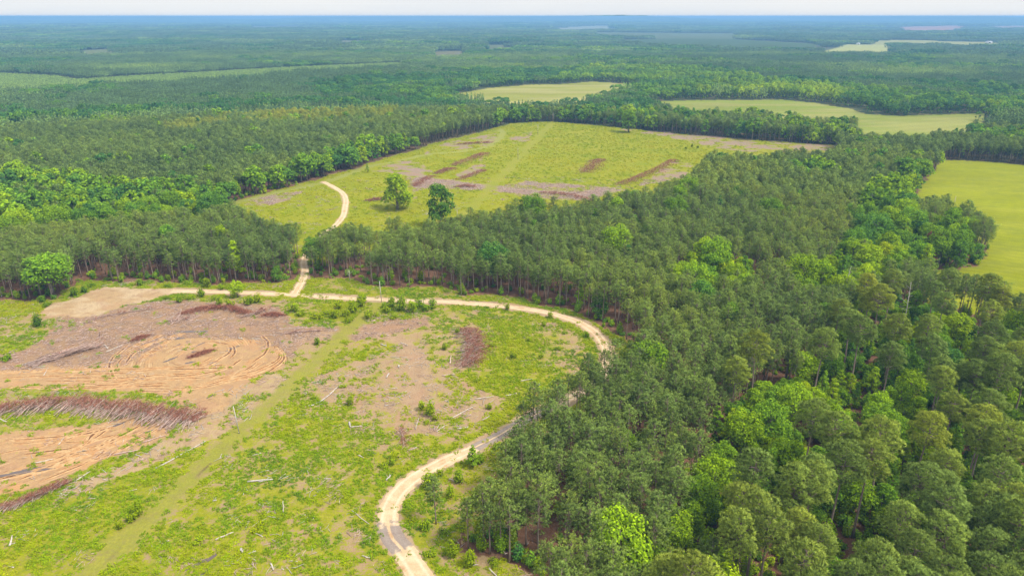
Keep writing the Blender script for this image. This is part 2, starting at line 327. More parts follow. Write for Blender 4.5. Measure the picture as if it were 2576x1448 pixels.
    for P, c, c2 in ((FIELDB, (.245, .30, .045), (.38, .355, .115)), (FIELDA, (.33, .335, .065), (.46, .41, .16))):
        p = pip(wx, wy, P); put(p, c, .9, 3); mown[p] = 1
        q = sst(.35, .7, fbm(X*.25, Y, 30, 33, 3))[:, None]*p[:, None]*.75; col = col*(1-q)+np.array(c2)*q; col = col*(1+p*(.05*np.sin((X*.3-Y*.8)*.35+4*fbm(X, Y, 90, 38, 2))+.45*(fbm(X*.35, Y, 45, 39, 4)-.5)))[:, None]
    for P, c in FAR:
        p = pip(X, Y, P); put(p, c, .9, 3); mown[p] = 1
    p = pip(wx, wy, YOUNG); put(p, (.055, .105, .045), .9, 4); mown[p] = .6
    return col, np.clip(veg, 0, 1), open_, rut, ph, mown
col, veg, open_, rut, ph, mown = zone(X, Y)
nR, nT = len(RR), len(TH)
i = np.arange(nR*nT).reshape(nR, nT)
F = np.stack([i[:-1, :-1], i[:-1, 1:], i[1:, 1:], i[1:, :-1]], -1).reshape(-1, 4)[:, ::-1]
Z = hill(X, Y) + np.where(np.hypot(X, Y) < 900, (fbm(X, Y, 14, 41, 3)-.5)*.5*(open_ == 1), 0)
M_GROUND, nt = newmat('ground_soil'); g = NT(nt)
geo = g('ShaderNodeNewGeometry'); pos = geo.outputs['Position']
ac = g('ShaderNodeAttribute', {'attribute_name': 'zonecol'}).outputs['Color']
av = g('ShaderNodeAttribute', {'attribute_name': 'veg'}).outputs['Fac']; am = g('ShaderNodeAttribute', {'attribute_name': 'mown'}).outputs['Fac']
ar = g('ShaderNodeAttribute', {'attribute_name': 'rut'}).outputs['Fac']; ap = g('ShaderNodeAttribute', {'attribute_name': 'phase'}).outputs['Fac']
nA = g.noise(.22, pos, 6, .62); nB = g.noise(1.3, pos, 5, .65); nC = g.noise(.045, pos, 4, .5)
v = g.math('ADD', .42, g.math('ADD', g.math('MULTIPLY', nA, .5), g.math('MULTIPLY', nB, .66)))
v = g.math('MULTIPLY', v, .76)
base = g.mix(1.0, ac, g('ShaderNodeCombineColor', None, Red=v, Green=v, Blue=v).outputs[0], 'MULTIPLY')
# litter of bark and grey slash on bare soil
lit = g.math('MULTIPLY', g.ss(.56, .68, g.noise(.9, pos, 6, .75)), g.math('SUBTRACT', 1.0, am, True))
base = g.mix(g.math('MULTIPLY', lit, .45), base, (.30, .20, .165, 1))
lit2 = g.math('MULTIPLY', g.ss(.60, .68, g.noise(.5, pos, 6, .8)), g.math('SUBTRACT', 1.0, am, True))
base = g.mix(g.math('MULTIPLY', lit2, .4), base, (.52, .47, .42, 1))
damp = g.math('MULTIPLY', g.ss(.50, .64, g.noise(.28, pos, 6, .7)), g.math('SUBTRACT', 1.0, am, True))
base = g.mix(g.math('MULTIPLY', damp, .5), base, (.27, .165, .095, 1))
damp2 = g.math('MULTIPLY', g.ss(.52, .62, g.noise(.085, pos, 6, .65)), g.math('SUBTRACT', 1.0, am, True))
base = g.mix(g.math('MULTIPLY', damp2, .35), base, (.36, .20, .12, 1))
# wheel ruts
wob = g.math('ADD', ap, g.math('ADD', g.math('MULTIPLY', g.noise(.05, pos, 3, .5), 3.0), g.math('MULTIPLY', g.noise(.3, pos, 3, .6), .7)))
rs = g.math('SINE', g.math('MULTIPLY', wob, 2.1)); rs2 = g.math('SINE', g.math('MULTIPLY', wob, 6.7))
rutd = g.math('MULTIPLY', g.math('ADD', g.math('MULTIPLY', rs, .6), g.math('MULTIPLY', rs2, .4)), ar)
patch = g.ss(.35, .6, nC)
rutd = g.math('MULTIPLY', rutd, g.ss(.45, .62, g.noise(.10, pos, 6, .7)))
rcol = g.math('MULTIPLY', g.ss(.2, .75, rutd), g.ss(.40, .58, nA))
base = g.mix(g.math('MULTIPLY', rcol, .8), base, (.20, .09, .045, 1))
base = g.mix(g.math('MULTIPLY', g.ss(-.2, -.7, rutd), .38), base, (.66, .47, .27, 1))
base = g.mix(g.math('MULTIPLY', g.math('MULTIPLY', g.ss(.52, .66, g.noise(.09, pos, 5, .65)), ar), .5), base, (.50, .25, .10, 1))
# grass and low weeds over the soil, cover from the plant-cover map
thr = g.math('SUBTRACT', 1.0, av)
gn = g.math('ADD', g.math('MULTIPLY', nA, .6), g.math('MULTIPLY', nB, .4))
gn = g.ss(.27, .73, gn)
cover = g.ss(-.12, .2, g.math('SUBTRACT', gn, g.math('ADD', thr, .10)))
cover = g.math('MULTIPLY', cover, g.ss(.2, .5, g.noise(2.2, pos, 4, .7)))
gc = g.ramp(g.math('ADD', g.math('MULTIPLY', g.noise(.55, pos, 5, .7), .6), g.math('MULTIPLY', nC, .4)), [(.3, (.12, .18, .006)), (.5, (.225, .235, .008)), (.68, (.30, .265, .028))])
v3 = g.math('ADD', .45, g.math('MULTIPLY', nB, 1.1))
gc = g.mix(1.0, gc, g('ShaderNodeCombineColor', None, Red=v3, Green=v3, Blue=v3).outputs[0], 'MULTIPLY')
base = g.mix(g.math('MULTIPLY', cover, g.math('SUBTRACT', 1.0, g.math('MULTIPLY', am, .85))), base, gc)
bs = g('ShaderNodeBsdfPrincipled', None, Base_Color=base, Roughness=.95); bs.inputs['Specular IOR Level'].default_value = .02
hgt = g.math('ADD', g.math('MULTIPLY', nB, .25), g.math('MULTIPLY', rutd, -.16))
bp = g('ShaderNodeBump', None, Strength=.9, Distance=1.0, Height=hgt); nt.links.new(bp.outputs[0], bs.inputs['Normal'])
o = g('ShaderNodeOutputMaterial'); nt.links.new(bs.outputs[0], o.inputs[0])
me = mesh_from('ground', np.c_[X, Y, Z], F, [M_GROUND], smooth=True)
def attr(me, name, typ, dom, data):
    a = me.attributes.new(name, typ, dom)
    a.data.foreach_set({'FLOAT': 'value', 'INT': 'value', 'FLOAT_VECTOR': 'vector', 'FLOAT_COLOR': 'color'}[typ], np.asarray(data, np.int32 if typ == 'INT' else np.float32).ravel())
attr(me, 'zonecol', 'FLOAT_COLOR', 'POINT', np.c_[col, np.ones(len(col))])
for nme, d in (('veg', veg), ('mown', mown), ('rut', rut), ('phase', ph)): attr(me, nme, 'FLOAT', 'POINT', d)
def link(name, me, parent=None):
    o = bpy.data.objects.new(name, me); COL.objects.link(o)
    if parent is not None: o.parent = parent
    return o
def tag(o, label=None, cat=None, group=None, kind=None):
    for k, v in (('label', label), ('category', cat), ('group', group), ('kind', kind)):
        if v: o[k] = v
    return o
def zat(x, y):
    x = np.atleast_1d(np.asarray(x, float)); y = np.atleast_1d(np.asarray(y, float))
    z = hill(x, y)
    return z
tag(link('ground', me), kind='structure')

# ------------------------------------------------------------------ roads
M_ROAD, nt = newmat('sandy_road'); g = NT(nt)
geo = g('ShaderNodeNewGeometry'); pos = geo.outputs['Position']
aa = g('ShaderNodeAttribute', {'attribute_name': 'across'}).outputs['Fac']; ah = g('ShaderNodeAttribute', {'attribute_name': 'asphalt'}).outputs['Fac']
nA = g.noise(.35, pos, 5, .6); nB = g.noise(2.0, pos, 5, .7)
c = g.mix(g.ss(.32, .68, nA), (.62, .455, .275, 1), (.52, .355, .20, 1))
c = g.mix(g.math('MULTIPLY', g.ss(.54, .66, g.noise(.16, pos, 5, .7)), .75), c, (.42, .235, .11, 1))
tr = g.math('MULTIPLY', g.ss(.22, .0, g.math('ABSOLUTE', g.math('SUBTRACT', g.math('ABSOLUTE', aa), .45))), .45)
c = g.mix(tr, c, (.74, .60, .43, 1))
asn = g.ss(.42, .52, g.math('ADD', g.math('MULTIPLY', nA, .45), g.math('MULTIPLY', ah, .6)))
asn = g.math('MULTIPLY', asn, g.ss(.05, .4, ah))
asn = g.math('MULTIPLY', asn, g.ss(.06, .16, g.math('ADD', g.math('ABSOLUTE', g.math('ADD', aa, g.math('MULTIPLY', g.math('SUBTRACT', nB, .5), .2))), 0.0)))
c = g.mix(g.math('MULTIPLY', asn, .8), c, (.21, .175, .165, 1))
v = g.math('ADD', .72, g.math('MULTIPLY', nB, .56))
c = g.mix(1.0, c, g('ShaderNodeCombineColor', None, Red=v, Green=v, Blue=v).outputs[0], 'MULTIPLY')
bs = g('ShaderNodeBsdfPrincipled', None, Base_Color=c, Roughness=.92); bs.inputs['Specular IOR Level'].default_value = .15
bp = g('ShaderNodeBump', None, Strength=.6, Distance=.3, Height=nB); nt.links.new(bp.outputs[0], bs.inputs['Normal'])
o = g('ShaderNodeOutputMaterial'); nt.links.new(bs.outputs[0], o.inputs[0])
def ribbon(name, L, z0, asph=None, fadeend=False):
    n = len(L); t = np.gradient(L[:, :2], axis=0); t = unit(t); nn = np.c_[t[:, 1], -t[:, 0]]
    A = np.linspace(-1, 1, 9); V = []; AC = []; AS = []
    s = np.arange(n)*.8
    for a in A:
        e = abs(a)**6
        jit = 1+e*((vn(s, s*0+a*50, 2.2, 51)-.5)*.45+(vn(s, s*0+a*50, .9, 52)-.5)*.28)
        p = L[:, :2]+nn*(L[:, 2]*a*jit)[:, None]
        zz = z0-(.34*e)
        gz = np.where(True, (fbm(p[:, 0], p[:, 1], 14, 41, 3)-.5)*.5, 0)
        V.append(np.c_[p, gz+zz+.06]); AC.append(np.full(n, a)); AS.append(np.zeros(n) if asph is None else asph)
    V = np.stack(V, 1).reshape(-1, 3); i = np.arange(n*9).reshape(n, 9)
    F = np.stack([i[:-1, :-1], i[:-1, 1:], i[1:, 1:], i[1:, :-1]], -1).reshape(-1, 4)[:, ::-1]
    me = mesh_from(name, V, F, [M_ROAD], smooth=True)
    attr(me, 'across', 'FLOAT', 'POINT', np.stack(AC, 1)); attr(me, 'asphalt', 'FLOAT', 'POINT', np.stack(AS, 1))
    return tag(link(name, me), kind='structure')
rp = np.array([G(a, b) for a, b, _ in ROAD])
def near_idx(L, p): return int(np.argmin(np.hypot(L[:, 0]-p[0], L[:, 1]-p[1])))
asph = np.zeros(len(ROAD_L)); idx = np.arange(len(ROAD_L))
for a, b, s in ((G(977, 1325), G(1012, 1385), .62), (G(1195, 1125), G(1380, 1028), 1.0), (G(980, 1300), G(978, 1326), .42)):
    i0, i1 = near_idx(ROAD_L, a), near_idx(ROAD_L, b); i0, i1 = min(i0, i1), max(i0, i1)
    asph = np.maximum(asph, s*sst(i0-3, i0+2, idx)*sst(i1+3, i1-2, idx))
ribbon('dirt_road', ROAD_L, .10, asph); ribbon('side_road', BR_L, .05)
# churned tyre tracks in the bare soil: a sunk wet bed between two thrown-up rims
M_MUD, nt = newmat('churned_mud'); g = NT(nt)
pos = g('ShaderNodeNewGeometry').outputs['Position']; aa = g.math('ABSOLUTE', g('ShaderNodeAttribute', {'attribute_name': 'across'}).outputs['Fac'])
n1_ = g.noise(.5, pos, 5, .65); n2_ = g.noise(2.4, pos, 5, .7)
c = g.mix(g.ss(.35, .65, n1_), (.47, .25, .105, 1), (.58, .38, .19, 1))
bed = g.math('MULTIPLY', g.ss(.55, .2, g.math('ADD', aa, g.math('MULTIPLY', g.math('SUBTRACT', n2_, .5), .5))), g.ss(.30, .46, n1_))
c = g.mix(g.math('MULTIPLY', bed, .95), c, (.16, .07, .03, 1))
v = g.math('ADD', .62, g.math('MULTIPLY', n2_, .5)); c = g.mix(1.0, c, g('ShaderNodeCombineColor', None, Red=v, Green=v, Blue=v).outputs[0], 'MULTIPLY')
bs = g('ShaderNodeBsdfPrincipled', None, Base_Color=c, Roughness=.9); bs.inputs['Specular IOR Level'].default_value = .15
o = g('ShaderNodeOutputMaterial'); nt.links.new(bs.outputs[0], o.inputs[0])
def rut_track(L, w):
    w *= 1.3
    n = len(L); L = L+np.c_[fbm(L[:, 0], L[:, 1], 7, 301, 2)-.5, fbm(L[:, 0], L[:, 1], 7, 302, 2)-.5]*1.6
    t = unit(np.gradient(L, axis=0)); nn = np.c_[t[:, 1], -t[:, 0]]; V = []; AC = []
    end = np.minimum(1, np.minimum(np.arange(n), np.arange(n)[::-1])/6)
    for a, z in ((-1, -.06), (-.66, .26), (-.36, .02), (.36, .02), (.66, .26), (1, -.06)):
        p = L+nn*(w*a*(.75+.5*vn(L[:, 0]+a*9, L[:, 1], 2.0, 303)))[:, None]*end[:, None]
        V.append(np.c_[p, (fbm(p[:, 0], p[:, 1], 14, 41, 3)-.5)*.5+z*end*(.6+.8*vn(p[:, 0], p[:, 1], 1.5, 304))+.03]); AC.append(np.full(n, a))
    V = np.stack(V, 1).reshape(-1, 3); i = np.arange(n*6).reshape(n, 6)
    me = mesh_from('tyre_track', V, np.stack([i[:-1, :-1], i[:-1, 1:], i[1:, 1:], i[1:, :-1]], -1).reshape(-1, 4)[:, ::-1], [M_MUD]); attr(me, 'across', 'FLOAT', 'POINT', np.stack(AC, 1))
    tag(link('tyre_track', me), kind='structure')
rgt = np.random.default_rng(404)
for r in np.r_[np.linspace(5.5, 29, 17), 9, 13, 17, 22]:
    a0 = rgt.choice([-1.9, -1.2, -.5, 1.9, 2.6])+rgt.normal(0, .25); sp_ = rgt.uniform(.7, 2.1); an = np.arange(a0, a0+sp_, .5/r)
    rr_ = r*(1+rgt.normal(0, .08)*(an-a0)); c_ = C_RUT+rgt.normal(0, .9, 2)
    L = np.c_[c_[0]+np.cos(an)*rr_*1.12, c_[1]+np.sin(an)*rr_*1.05]; rut_track(L[L[:, 1] < C_RUT[1]+19], rgt.uniform(.45, .8))
for k in range(17):
    a = (rgt.uniform(230, 430), rgt.uniform(1060, 1098)); f = rgt.uniform(0, 1); b = (rgt.uniform(-40, 140), 1105+f*115); m = ((a[0]+b[0])/2+15, (a[1]*.45+b[1]*.55)+4)
    L = spline([G(*a), G(*m), G(*b)], .5)[:, :2]; rut_track(L, rgt.uniform(.4, .85))
for k in range(8):
    y0 = rgt.uniform(928, 976); x0, x1 = rgt.uniform(-40, 260), rgt.uniform(330, 600)
    rut_track(spline([G(x0, y0), G((x0+x1)/2, y0-4+rgt.normal(0, 3)), G(x1, y0-14+rgt.normal(0, 4))], .5)[:, :2], rgt.uniform(.45, .8))
for k in range(4):
    q = rgt.normal(0, 5); rut_track(spline([G(540+q, 958+q), G(650+q, 935+q), G(705+q, 900+q*.6), G(690+q, 868)], .5)[:, :2], rgt.uniform(.5, .8))
# puddles
M_WATER, nt = newmat('muddy_water'); g = NT(nt)
bs = g('ShaderNodeBsdfPrincipled', None, Base_Color=(.12, .085, .07, 1), Roughness=.06); o = g('ShaderNodeOutputMaterial'); nt.links.new(bs.outputs[0], o.inputs[0])
PUD = [(485,834,5.2,1.1,-.02),(437,851,4,1.2,.1),(428,905,2.4,.6,.9),(445,870,2.2,.5,1.0),(488,885,1.2,.5,.6),(478,912,1.6,.6,.4),(505,866,1.8,.4,1.1),(40,1192,8,.8,.32),(75,1180,5,.6,.30),(300,1066,2.6,.45,.85),(368,1092,3.2,.35,.55),(390,1080,3,.4,.55),(497,1418,2.2,.55,.75),(533,1401,1.9,.4,1.0),(510,1442,2.2,.4,1.1),(585,876,2.5,.4,.9),(530,1146-150,1.5,.4,1.1),(235,1131,3.2,.35,.33)]
for px, py, a, b, rz in PUD:
    x, y = G(px, py); n = 26; an = np.arange(n)*2*PI/n
    rad = 1+.28*np.sin(an*2+px)+.16*np.sin(an*5+py)
    lx, ly = np.cos(an)*a*rad, np.sin(an)*b*rad
    V = np.c_[lx*math.cos(rz)-ly*math.sin(rz), lx*math.sin(rz)+ly*math.cos(rz), np.zeros(n)]; V = np.vstack([V, [[0, 0, 0]]])
    zt = float(((fbm(V[:, 0]+x, V[:, 1]+y, 14, 41, 3)-.5)*.5).max())
    p = link('puddle', mesh_from('puddle', V, np.array([(n, k, (k+1) % n) for k in range(n)]), [M_WATER])); p.location = (x, y, zt+.03)
    tag(p, kind='structure')

# ------------------------------------------------------------------ tree prototypes (trunk and crown arrays)
def trunk_arr(h, r, rng, bend=.3, top=.1, n=6, seg=6):
    mb = MB(); t = np.linspace(0, 1, seg); bx, by = rng.normal(0, bend, 2)
    pts = np.c_[bx*t*t, by*t*t, t*h-.3*(t == 0)]; rad = r*(1-t)**.8*.92+r*top; rad[0] *= 1.25
    mb.tube(pts, rad, n); return mb, lambda z: np.array([bx*(z/h)**2, by*(z/h)**2, z])
def pine_proto(seed, h, cw, cl, dens=1.0, lod=0, ragged=.25):
    rng = np.random.default_rng(seed);  mb, ax = trunk_arr(h*.985, .15+.004*h, rng, .35, .12, 6 if lod == 0 else 4, 7 if lod == 0 else 3)
    C, A = [], []; z0 = h-cl; nw = max(6, int(cl/(.56 if lod == 0 else .8)))
    for w in range(nw):
        t = (w+rng.uniform(-.3, .3))/nw; t = min(max(t, 0), 1); z = z0+t*cl*.97
        Rm = cw*1.12*max(.13, (1-t**2.5)*(.66+.34*min(1, t/.25))); nb = int(rng.integers(4, 7)) if t < .85 else 3
        if t < .18: nb = max(1, nb-3)
        a0 = rng.uniform(0, 2*PI)
        for b in range(nb):
            an = a0+b*2*PI/nb+rng.normal(0, .25); L = Rm*(1+rng.normal(0, ragged)); L = max(L, .3)
            up = .18+.75*t+rng.normal(0, .08); base = ax(z)
            d = np.array([math.cos(an), math.sin(an), up])
            nt_ = int((3+L*2.1)*dens); s = rng.uniform(.45, 1.02, nt_)
            lat = rng.normal(0, .13*L+.06, (nt_, 3)); lat[:, 2] *= .6
            C.append(base+d*L*s[:, None]+lat*s[:, None]); A.append(np.tile(d*.8+np.array([0, 0, .9]), (nt_, 1))+rng.normal(0, .2, (nt_, 3)))
            if lod == 0 and rng.random() < .55: mb.tube([base, base+d*L*.85], [.05, .015], 3, False)
    nt_ = int(10*dens); C.append(ax(h)+rng.normal(0, .22, (nt_, 3))*np.array([1, 1, 1.6])-np.array([0, 0, .5])); A.append(np.tile([0, 0, 1.], (nt_, 1)))
    C = np.vstack(C); A = np.vstack(A)
    A = unit(A)+.8*unit(C-np.array([0, 0, z0+cl*.35]))
    if lod == 0: V, F, N = tufts(C, A, .58, .135, 8, rng)
    else: V, F, N = tufts(C, A, .95, .34, 4, rng)
    return mb.arrays(), (V, [F], N)
def mature_proto(seed, h, cw, cl, npads=30):
    rng = np.random.default_rng(seed); mb, ax = trunk_arr(h*.95, .30, rng, .6, .15, 8, 8)
    C, A = [], []
    k = 0; gold = PI*(3-math.sqrt(5))
    for p in range(npads):
        t = (p+.5)/npads; zc = 1-1.55*t; zc = max(zc, -.85); rxy = math.sqrt(max(0, 1-zc*zc))*.82
        an = p*gold+rng.normal(0, .35); rr_ = rxy*rng.uniform(.72, 1.12)
        c = np.array([math.cos(an)*cw*rr_, math.sin(an)*cw*rr_, h-cl*.5+zc*cl*.46+rng.normal(0, .35)])+ax(h*.8)*np.array([1, 1, 0])
        pr = rng.uniform(.95, 1.6)
        zb = min(h*.93, c[2]-.3*np.hypot(c[0], c[1])-.5); b = ax(max(zb, h-cl*1.02))
        mid = (b+c)/2+np.array([0, 0, -.25]); mb.tube([b, mid, c], [.10, .07, .03], 4, False)
        n = int(34*pr)
        v = unit(rng.normal(size=(n, 3))); v[:, 2] = np.abs(v[:, 2])*.9-.15; 
        out = np.array([c[0], c[1], 0])/(np.hypot(c[0], c[1])+.3)
        C.append(c+v*np.array([pr, pr, pr*.55])*rng.uniform(.7, 1.05, (n, 1))); A.append(v*.9+np.array([0, 0, .75])+out*.35)
    # a few bare stubs below the crown
    for q in range(4):
        z = h-cl*rng.uniform(1.0, 1.25); an = rng.uniform(0, 2*PI); b = ax(z); mb.tube([b, b+np.array([math.cos(an)*1.5, math.sin(an)*1.5, .3])], [.05, .02], 3, False)
    V, F, N = tufts(np.vstack(C), np.vstack(A), .62, .17, 6, rng, .8)
    return mb.arrays(), (V, [F], N)
def broad_proto(seed, h, cw, z0, nl=18, shape='round', per=120, ls=.34, trunk=True):
    rng = np.random.default_rng(seed); mb, ax = trunk_arr(h*.72, .10+.012*h, rng, .5, .25, 7, 5)
    C, N = [], []; gold = PI*(3-math.sqrt(5)); ch = h-z0
    for p in range(nl):
        t = (p+.5)/nl; an = p*gold+rng.normal(0, .3)
        if shape == 'cone': z = z0+ch*(.05+.87*t); r = cw*(1-t)**.75*.78
        elif shape == 'oval': z = z0+ch*(.08+.8*t); r = cw*math.sin(PI*min(1, .22+.72*t))*.7
        else: zz = -.7+1.55*t; z = z0+ch*(.46+zz*.42); r = cw*math.sqrt(max(0.03, 1-min(1, abs(zz))**2))*.72
        r *= rng.uniform(.7, 1.15)
        lr = (cw*.42*(1-.45*t) if shape == 'cone' else cw*rng.uniform(.32, .5)); lr = max(lr, .5)
        c = np.array([math.cos(an)*r, math.sin(an)*r, z+rng.normal(0, .03*h)])
        b = ax(min(h*.68, max(z0*.6, c[2]-r*.8-.6))); mb.tube([b, (b+c)/2+np.array([0, 0, -.1*r]), c], [.035+.006*h, .03, .02], 4, False)
        n = int(per*(lr/(cw*.42))**2); n = max(24, n)
        v = unit(rng.normal(size=(n, 3))); v[:, 2] = np.where(v[:, 2] < -.35, -v[:, 2], v[:, 2]); v = unit(v)
        # leaf sprays gather in bunches on the lobe
        bump = 1+.22*np.sin(v[:, 0]*5+p)*np.sin(v[:, 1]*5+p*2)*np.sin(v[:, 2]*5)
        q = c+v*lr*np.array([1, 1, .82])*(bump*rng.uniform(.72, 1.06, n))[:, None]
        C.append(q); N.append(v+np.array([0, 0, .35])+rng.normal(0, .45, (n, 3)))
    V, F, N = leaves(np.vstack(C), np.vstack(N), ls, rng)
    return mb.arrays(), (V, [F], N)
def bush_proto(seed, h, w, n=240, ls=.22, stems=5):
    rng = np.random.default_rng(seed); mb = MB(); C, N = [], []
    for s in range(stems):
        an = rng.uniform(0, 2*PI); r = rng.uniform(0, .6)*w; top = np.array([math.cos(an)*r, math.sin(an)*r, h*rng.uniform(.55, 1)])
        mb.tube([[0, 0, -.1], top*.6, top], [.04, .03, .012], 4, False)
        k = n//stems; lr = np.array([w*.5, w*.5, top[2]*.5]); v = unit(rng.normal(size=(k, 3)))
        C.append(top*np.array([1, 1, .55])+v*lr*rng.uniform(.55, 1.05, (k, 1))); N.append(v+np.array([0, 0, .5])+rng.normal(0, .4, (k, 3)))
    C = np.vstack(C); C[:, 2] = np.abs(C[:, 2])
    V, F, N = leaves(C, np.vstack(N), ls, rng); return mb.arrays(), (V, [F], N)

def joined(name, parts):
    """one mesh out of several (V, [F..]) arrays, each with its material"""
    V, Q, T, mq, mt, NR = [], [], [], [], [], []; n = 0; mats = []
    for arr, m in parts:
        v, fs = arr[:2]; NR.append(arr[2] if len(arr) > 2 else np.zeros((len(v), 4)))
        if m not in mats: mats.append(m)
        k = mats.index(m)
        for f in fs:
            if len(f) == 0: continue
            if f.shape[1] == 4: Q.append(f+n); mq += [k]*len(f)
            else: T.append(f+n); mt += [k]*len(f)
        V.append(v); n += len(v)
    F = ([np.vstack(Q)] if Q else [])+([np.vstack(T)] if T else [])
    me = mesh_from(name, np.vstack(V), F, mats, mq+mt); NR = np.vstack(NR); attr(me, 'nrm', 'FLOAT_VECTOR', 'POINT', NR[:, :3]); attr(me, 'tone', 'FLOAT', 'POINT', NR[:, 3]); return me
PINES = [pine_proto(100+k, h, w, c) for k, (h, w, c) in enumerate([(16.5, 2.7, 8.6), (17.5, 2.9, 8.2), (15.8, 2.5, 9.2), (18.2, 3.0, 8.8), (16.8, 2.4, 7.6), (15.2, 2.6, 8.4), (17.0, 3.1, 9.4)])]
PINES_L = [pine_proto(140+k, h, w, c, .7, 1) for k, (h, w, c) in enumerate([(16.5, 2.8, 8.6), (17.5, 2.9, 8.2), (15.8, 2.6, 9.2), (18.2, 3.0, 8.8)])]
MATURE = [mature_proto(200+k, h, w, c, n) for k, (h, w, c, n) in enumerate([(25, 4.4, 10.0, 40), (26.5, 4.7, 11.5, 46), (23.5, 4.1, 9.6, 36), (25.5, 3.8, 12.5, 42), (27, 4.5, 11.0, 44)])]
BROAD = [broad_proto(300+k, *a) for k, a in enumerate([(13, 4.6, 2.5, 22, 'round', 150), (15, 3.8, 2.5, 24, 'oval', 130), (14, 3.0, 2.0, 22, 'cone', 120), (11, 4.2, 1.6, 20, 'round', 140), (16.5, 5.2, 4.0, 26, 'round', 160), (12, 2.6, 1.5, 20, 'cone', 110), (9, 3.4, 1.0, 18, 'oval', 120)])]
BROAD_L = [broad_proto(340+k, *a) for k, a in enumerate([(13, 4.6, 2.5, 14, 'round', 40, .75), (15, 3.8, 2.5, 14, 'oval', 40, .7), (14, 3.2, 2, 14, 'cone', 36, .65), (16.5, 5.2, 4, 16, 'round', 44, .8)])]
BUSH = [bush_proto(400+k, *a) for k, a in enumerate([(2.4, 1.5, 300, .24, 6), (1.7, 1.3, 240, .22, 5), (3.4, 1.3, 320, .24, 5), (1.3, 1.6, 240, .20, 7), (4.4, 1.9, 460, .27, 7)])]

def proto_coll(name, meshes):
    c = bpy.data.collections.new(name)
    for k, m in enumerate(meshes):
        c.objects.link(bpy.data.objects.new('%s_%02d' % (name, k), m))
    return c
def scatter(name, coll, P, var, rot, scl, tint, label, cat):
    P = np.asarray(P, np.float32).reshape(-1, 3); n = len(P)
    me = bpy.data.meshes.new(name); me.vertices.add(n); me.vertices.foreach_set('co', P.ravel())
    attr(me, 'var', 'INT', 'POINT', var); attr(me, 'rz', 'FLOAT', 'POINT', rot); attr(me, 'tint', 'FLOAT', 'POINT', tint)
    scl = np.asarray(scl, float); scl = np.repeat(scl[:, None], 3, 1) if scl.ndim == 1 else scl
    attr(me, 'scl', 'FLOAT_VECTOR', 'POINT', scl)
    o = link(name, me); tag(o, label, cat, None, 'stuff')
    ng = bpy.data.node_groups.new(name+'_scatter', 'GeometryNodeTree')
    ng.interface.new_socket('Geometry', in_out='INPUT', socket_type='NodeSocketGeometry'); ng.interface.new_socket('Geometry', in_out='OUTPUT', socket_type='NodeSocketGeometry')
    N = ng.nodes; gi, go = N.new('NodeGroupInput'), N.new('NodeGroupOutput')
    ip = N.new('GeometryNodeInstanceOnPoints'); ci = N.new('GeometryNodeCollectionInfo')
    ci.inputs['Collection'].default_value = coll; ci.inputs['Separate Children'].default_value = True; ci.inputs['Reset Children'].default_value = True
    def na(nm, t):
        x = N.new('GeometryNodeInputNamedAttribute'); x.data_type = t; x.inputs['Name'].default_value = nm; return x.outputs['Attribute']
    cx = N.new('ShaderNodeCombineXYZ'); L = ng.links.new
    L(na('rz', 'FLOAT'), cx.inputs['Z']); L(gi.outputs[0], ip.inputs['Points']); L(ci.outputs[0], ip.inputs['Instance'])
    ip.inputs['Pick Instance'].default_value = True
    L(na('var', 'INT'), ip.inputs['Instance Index']); L(cx.outputs[0], ip.inputs['Rotation']); L(na('scl', 'FLOAT_VECTOR'), ip.inputs['Scale'])
    L(ip.outputs[0], go.inputs[0])
    md = o.modifiers.new('scatter', 'NODES'); md.node_group = ng
    return o

# ------------------------------------------------------------------ where the trees stand
Z12 = lambda pts, z: GP(pts, z)
HARD = [Z12([(2380,390),(2345,440),(2285,520),(2300,545),(2400,530),(2475,590),(2475,660),(2360,668),(2300,655),(2230,690),(2130,720),(2000,735),(1985,700),(2080,650),(2140,550),(2180,470),(2275,415)], 13),
        Z12([(1690,655),(1720,625),(1790,618),(1840,640),(1910,635),(1915,690),(1850,705),(1780,725),(1700,700)], 13),
        Z12([(-80,430),(60,425),(140,440),(260,455),(420,470),(560,468),(640,440),(720,418),(800,398),(860,378),(905,362),(1000,350),(1080,335),(1110,350),(1050,375),(960,395),(900,412),(830,432),(720,470),(640,490),(600,512),(560,530),(480,540),(340,555),(200,565),(0,585),(-80,600)], 12),
        Z12([(1330,178),(1500,162),(1700,170),(1850,188),(2050,203),(2200,222),(2400,238),(2640,246),(2640,285),(2480,285),(2300,290),(2180,280),(2100,264),(1990,247),(1850,245),(1650,252),(1600,240),(1590,212),(1480,200),(1400,205)], 10),
        Z12([(760,213),(900,193),(1100,188),(1330,176),(1420,203),(1330,214),(1230,222),(1150,238),(1000,246),(930,243),(800,236)], 10)]
SUN_TINT_B = Z12([(1380,195),(1480,166),(1700,168),(1900,186),(2100,215),(2150,240),(2050,255),(1850,225),(1600,200),(1480,198)], 12)  # sunlit band of hardwoods, its sunlight put into the leaf tint
MIXZ = [Z12([(1230,305),(1290,262),(1450,246),(1560,232),(1650,262),(1760,285),(2050,300),(2160,305),(2170,350),(2100,372),(1900,358),(1640,330),(1480,318),(1300,312)], 10)]
M1 = Z12([(1600,1448),(1650,1400),(1800,1400),(1840,1300),(1835,1210),(1890,1190),(2010,1160),(2150,1140),(2250,1175),(2350,1195),(2450,1176),(2700,1176),(2750,1700),(1500,1700),(1560,1480)], 22)
M2 = Z12([(1862,900),(1930,868),(2010,860),(2100,790),(2140,715),(2250,685),(2350,684),(2440,700),(2576,735),(2760,780),(2760,1300),(2450,1200),(2250,1200),(2100,1170),(1890,1210),(1800,1150),(1790,1060),(1830,960)], 20)
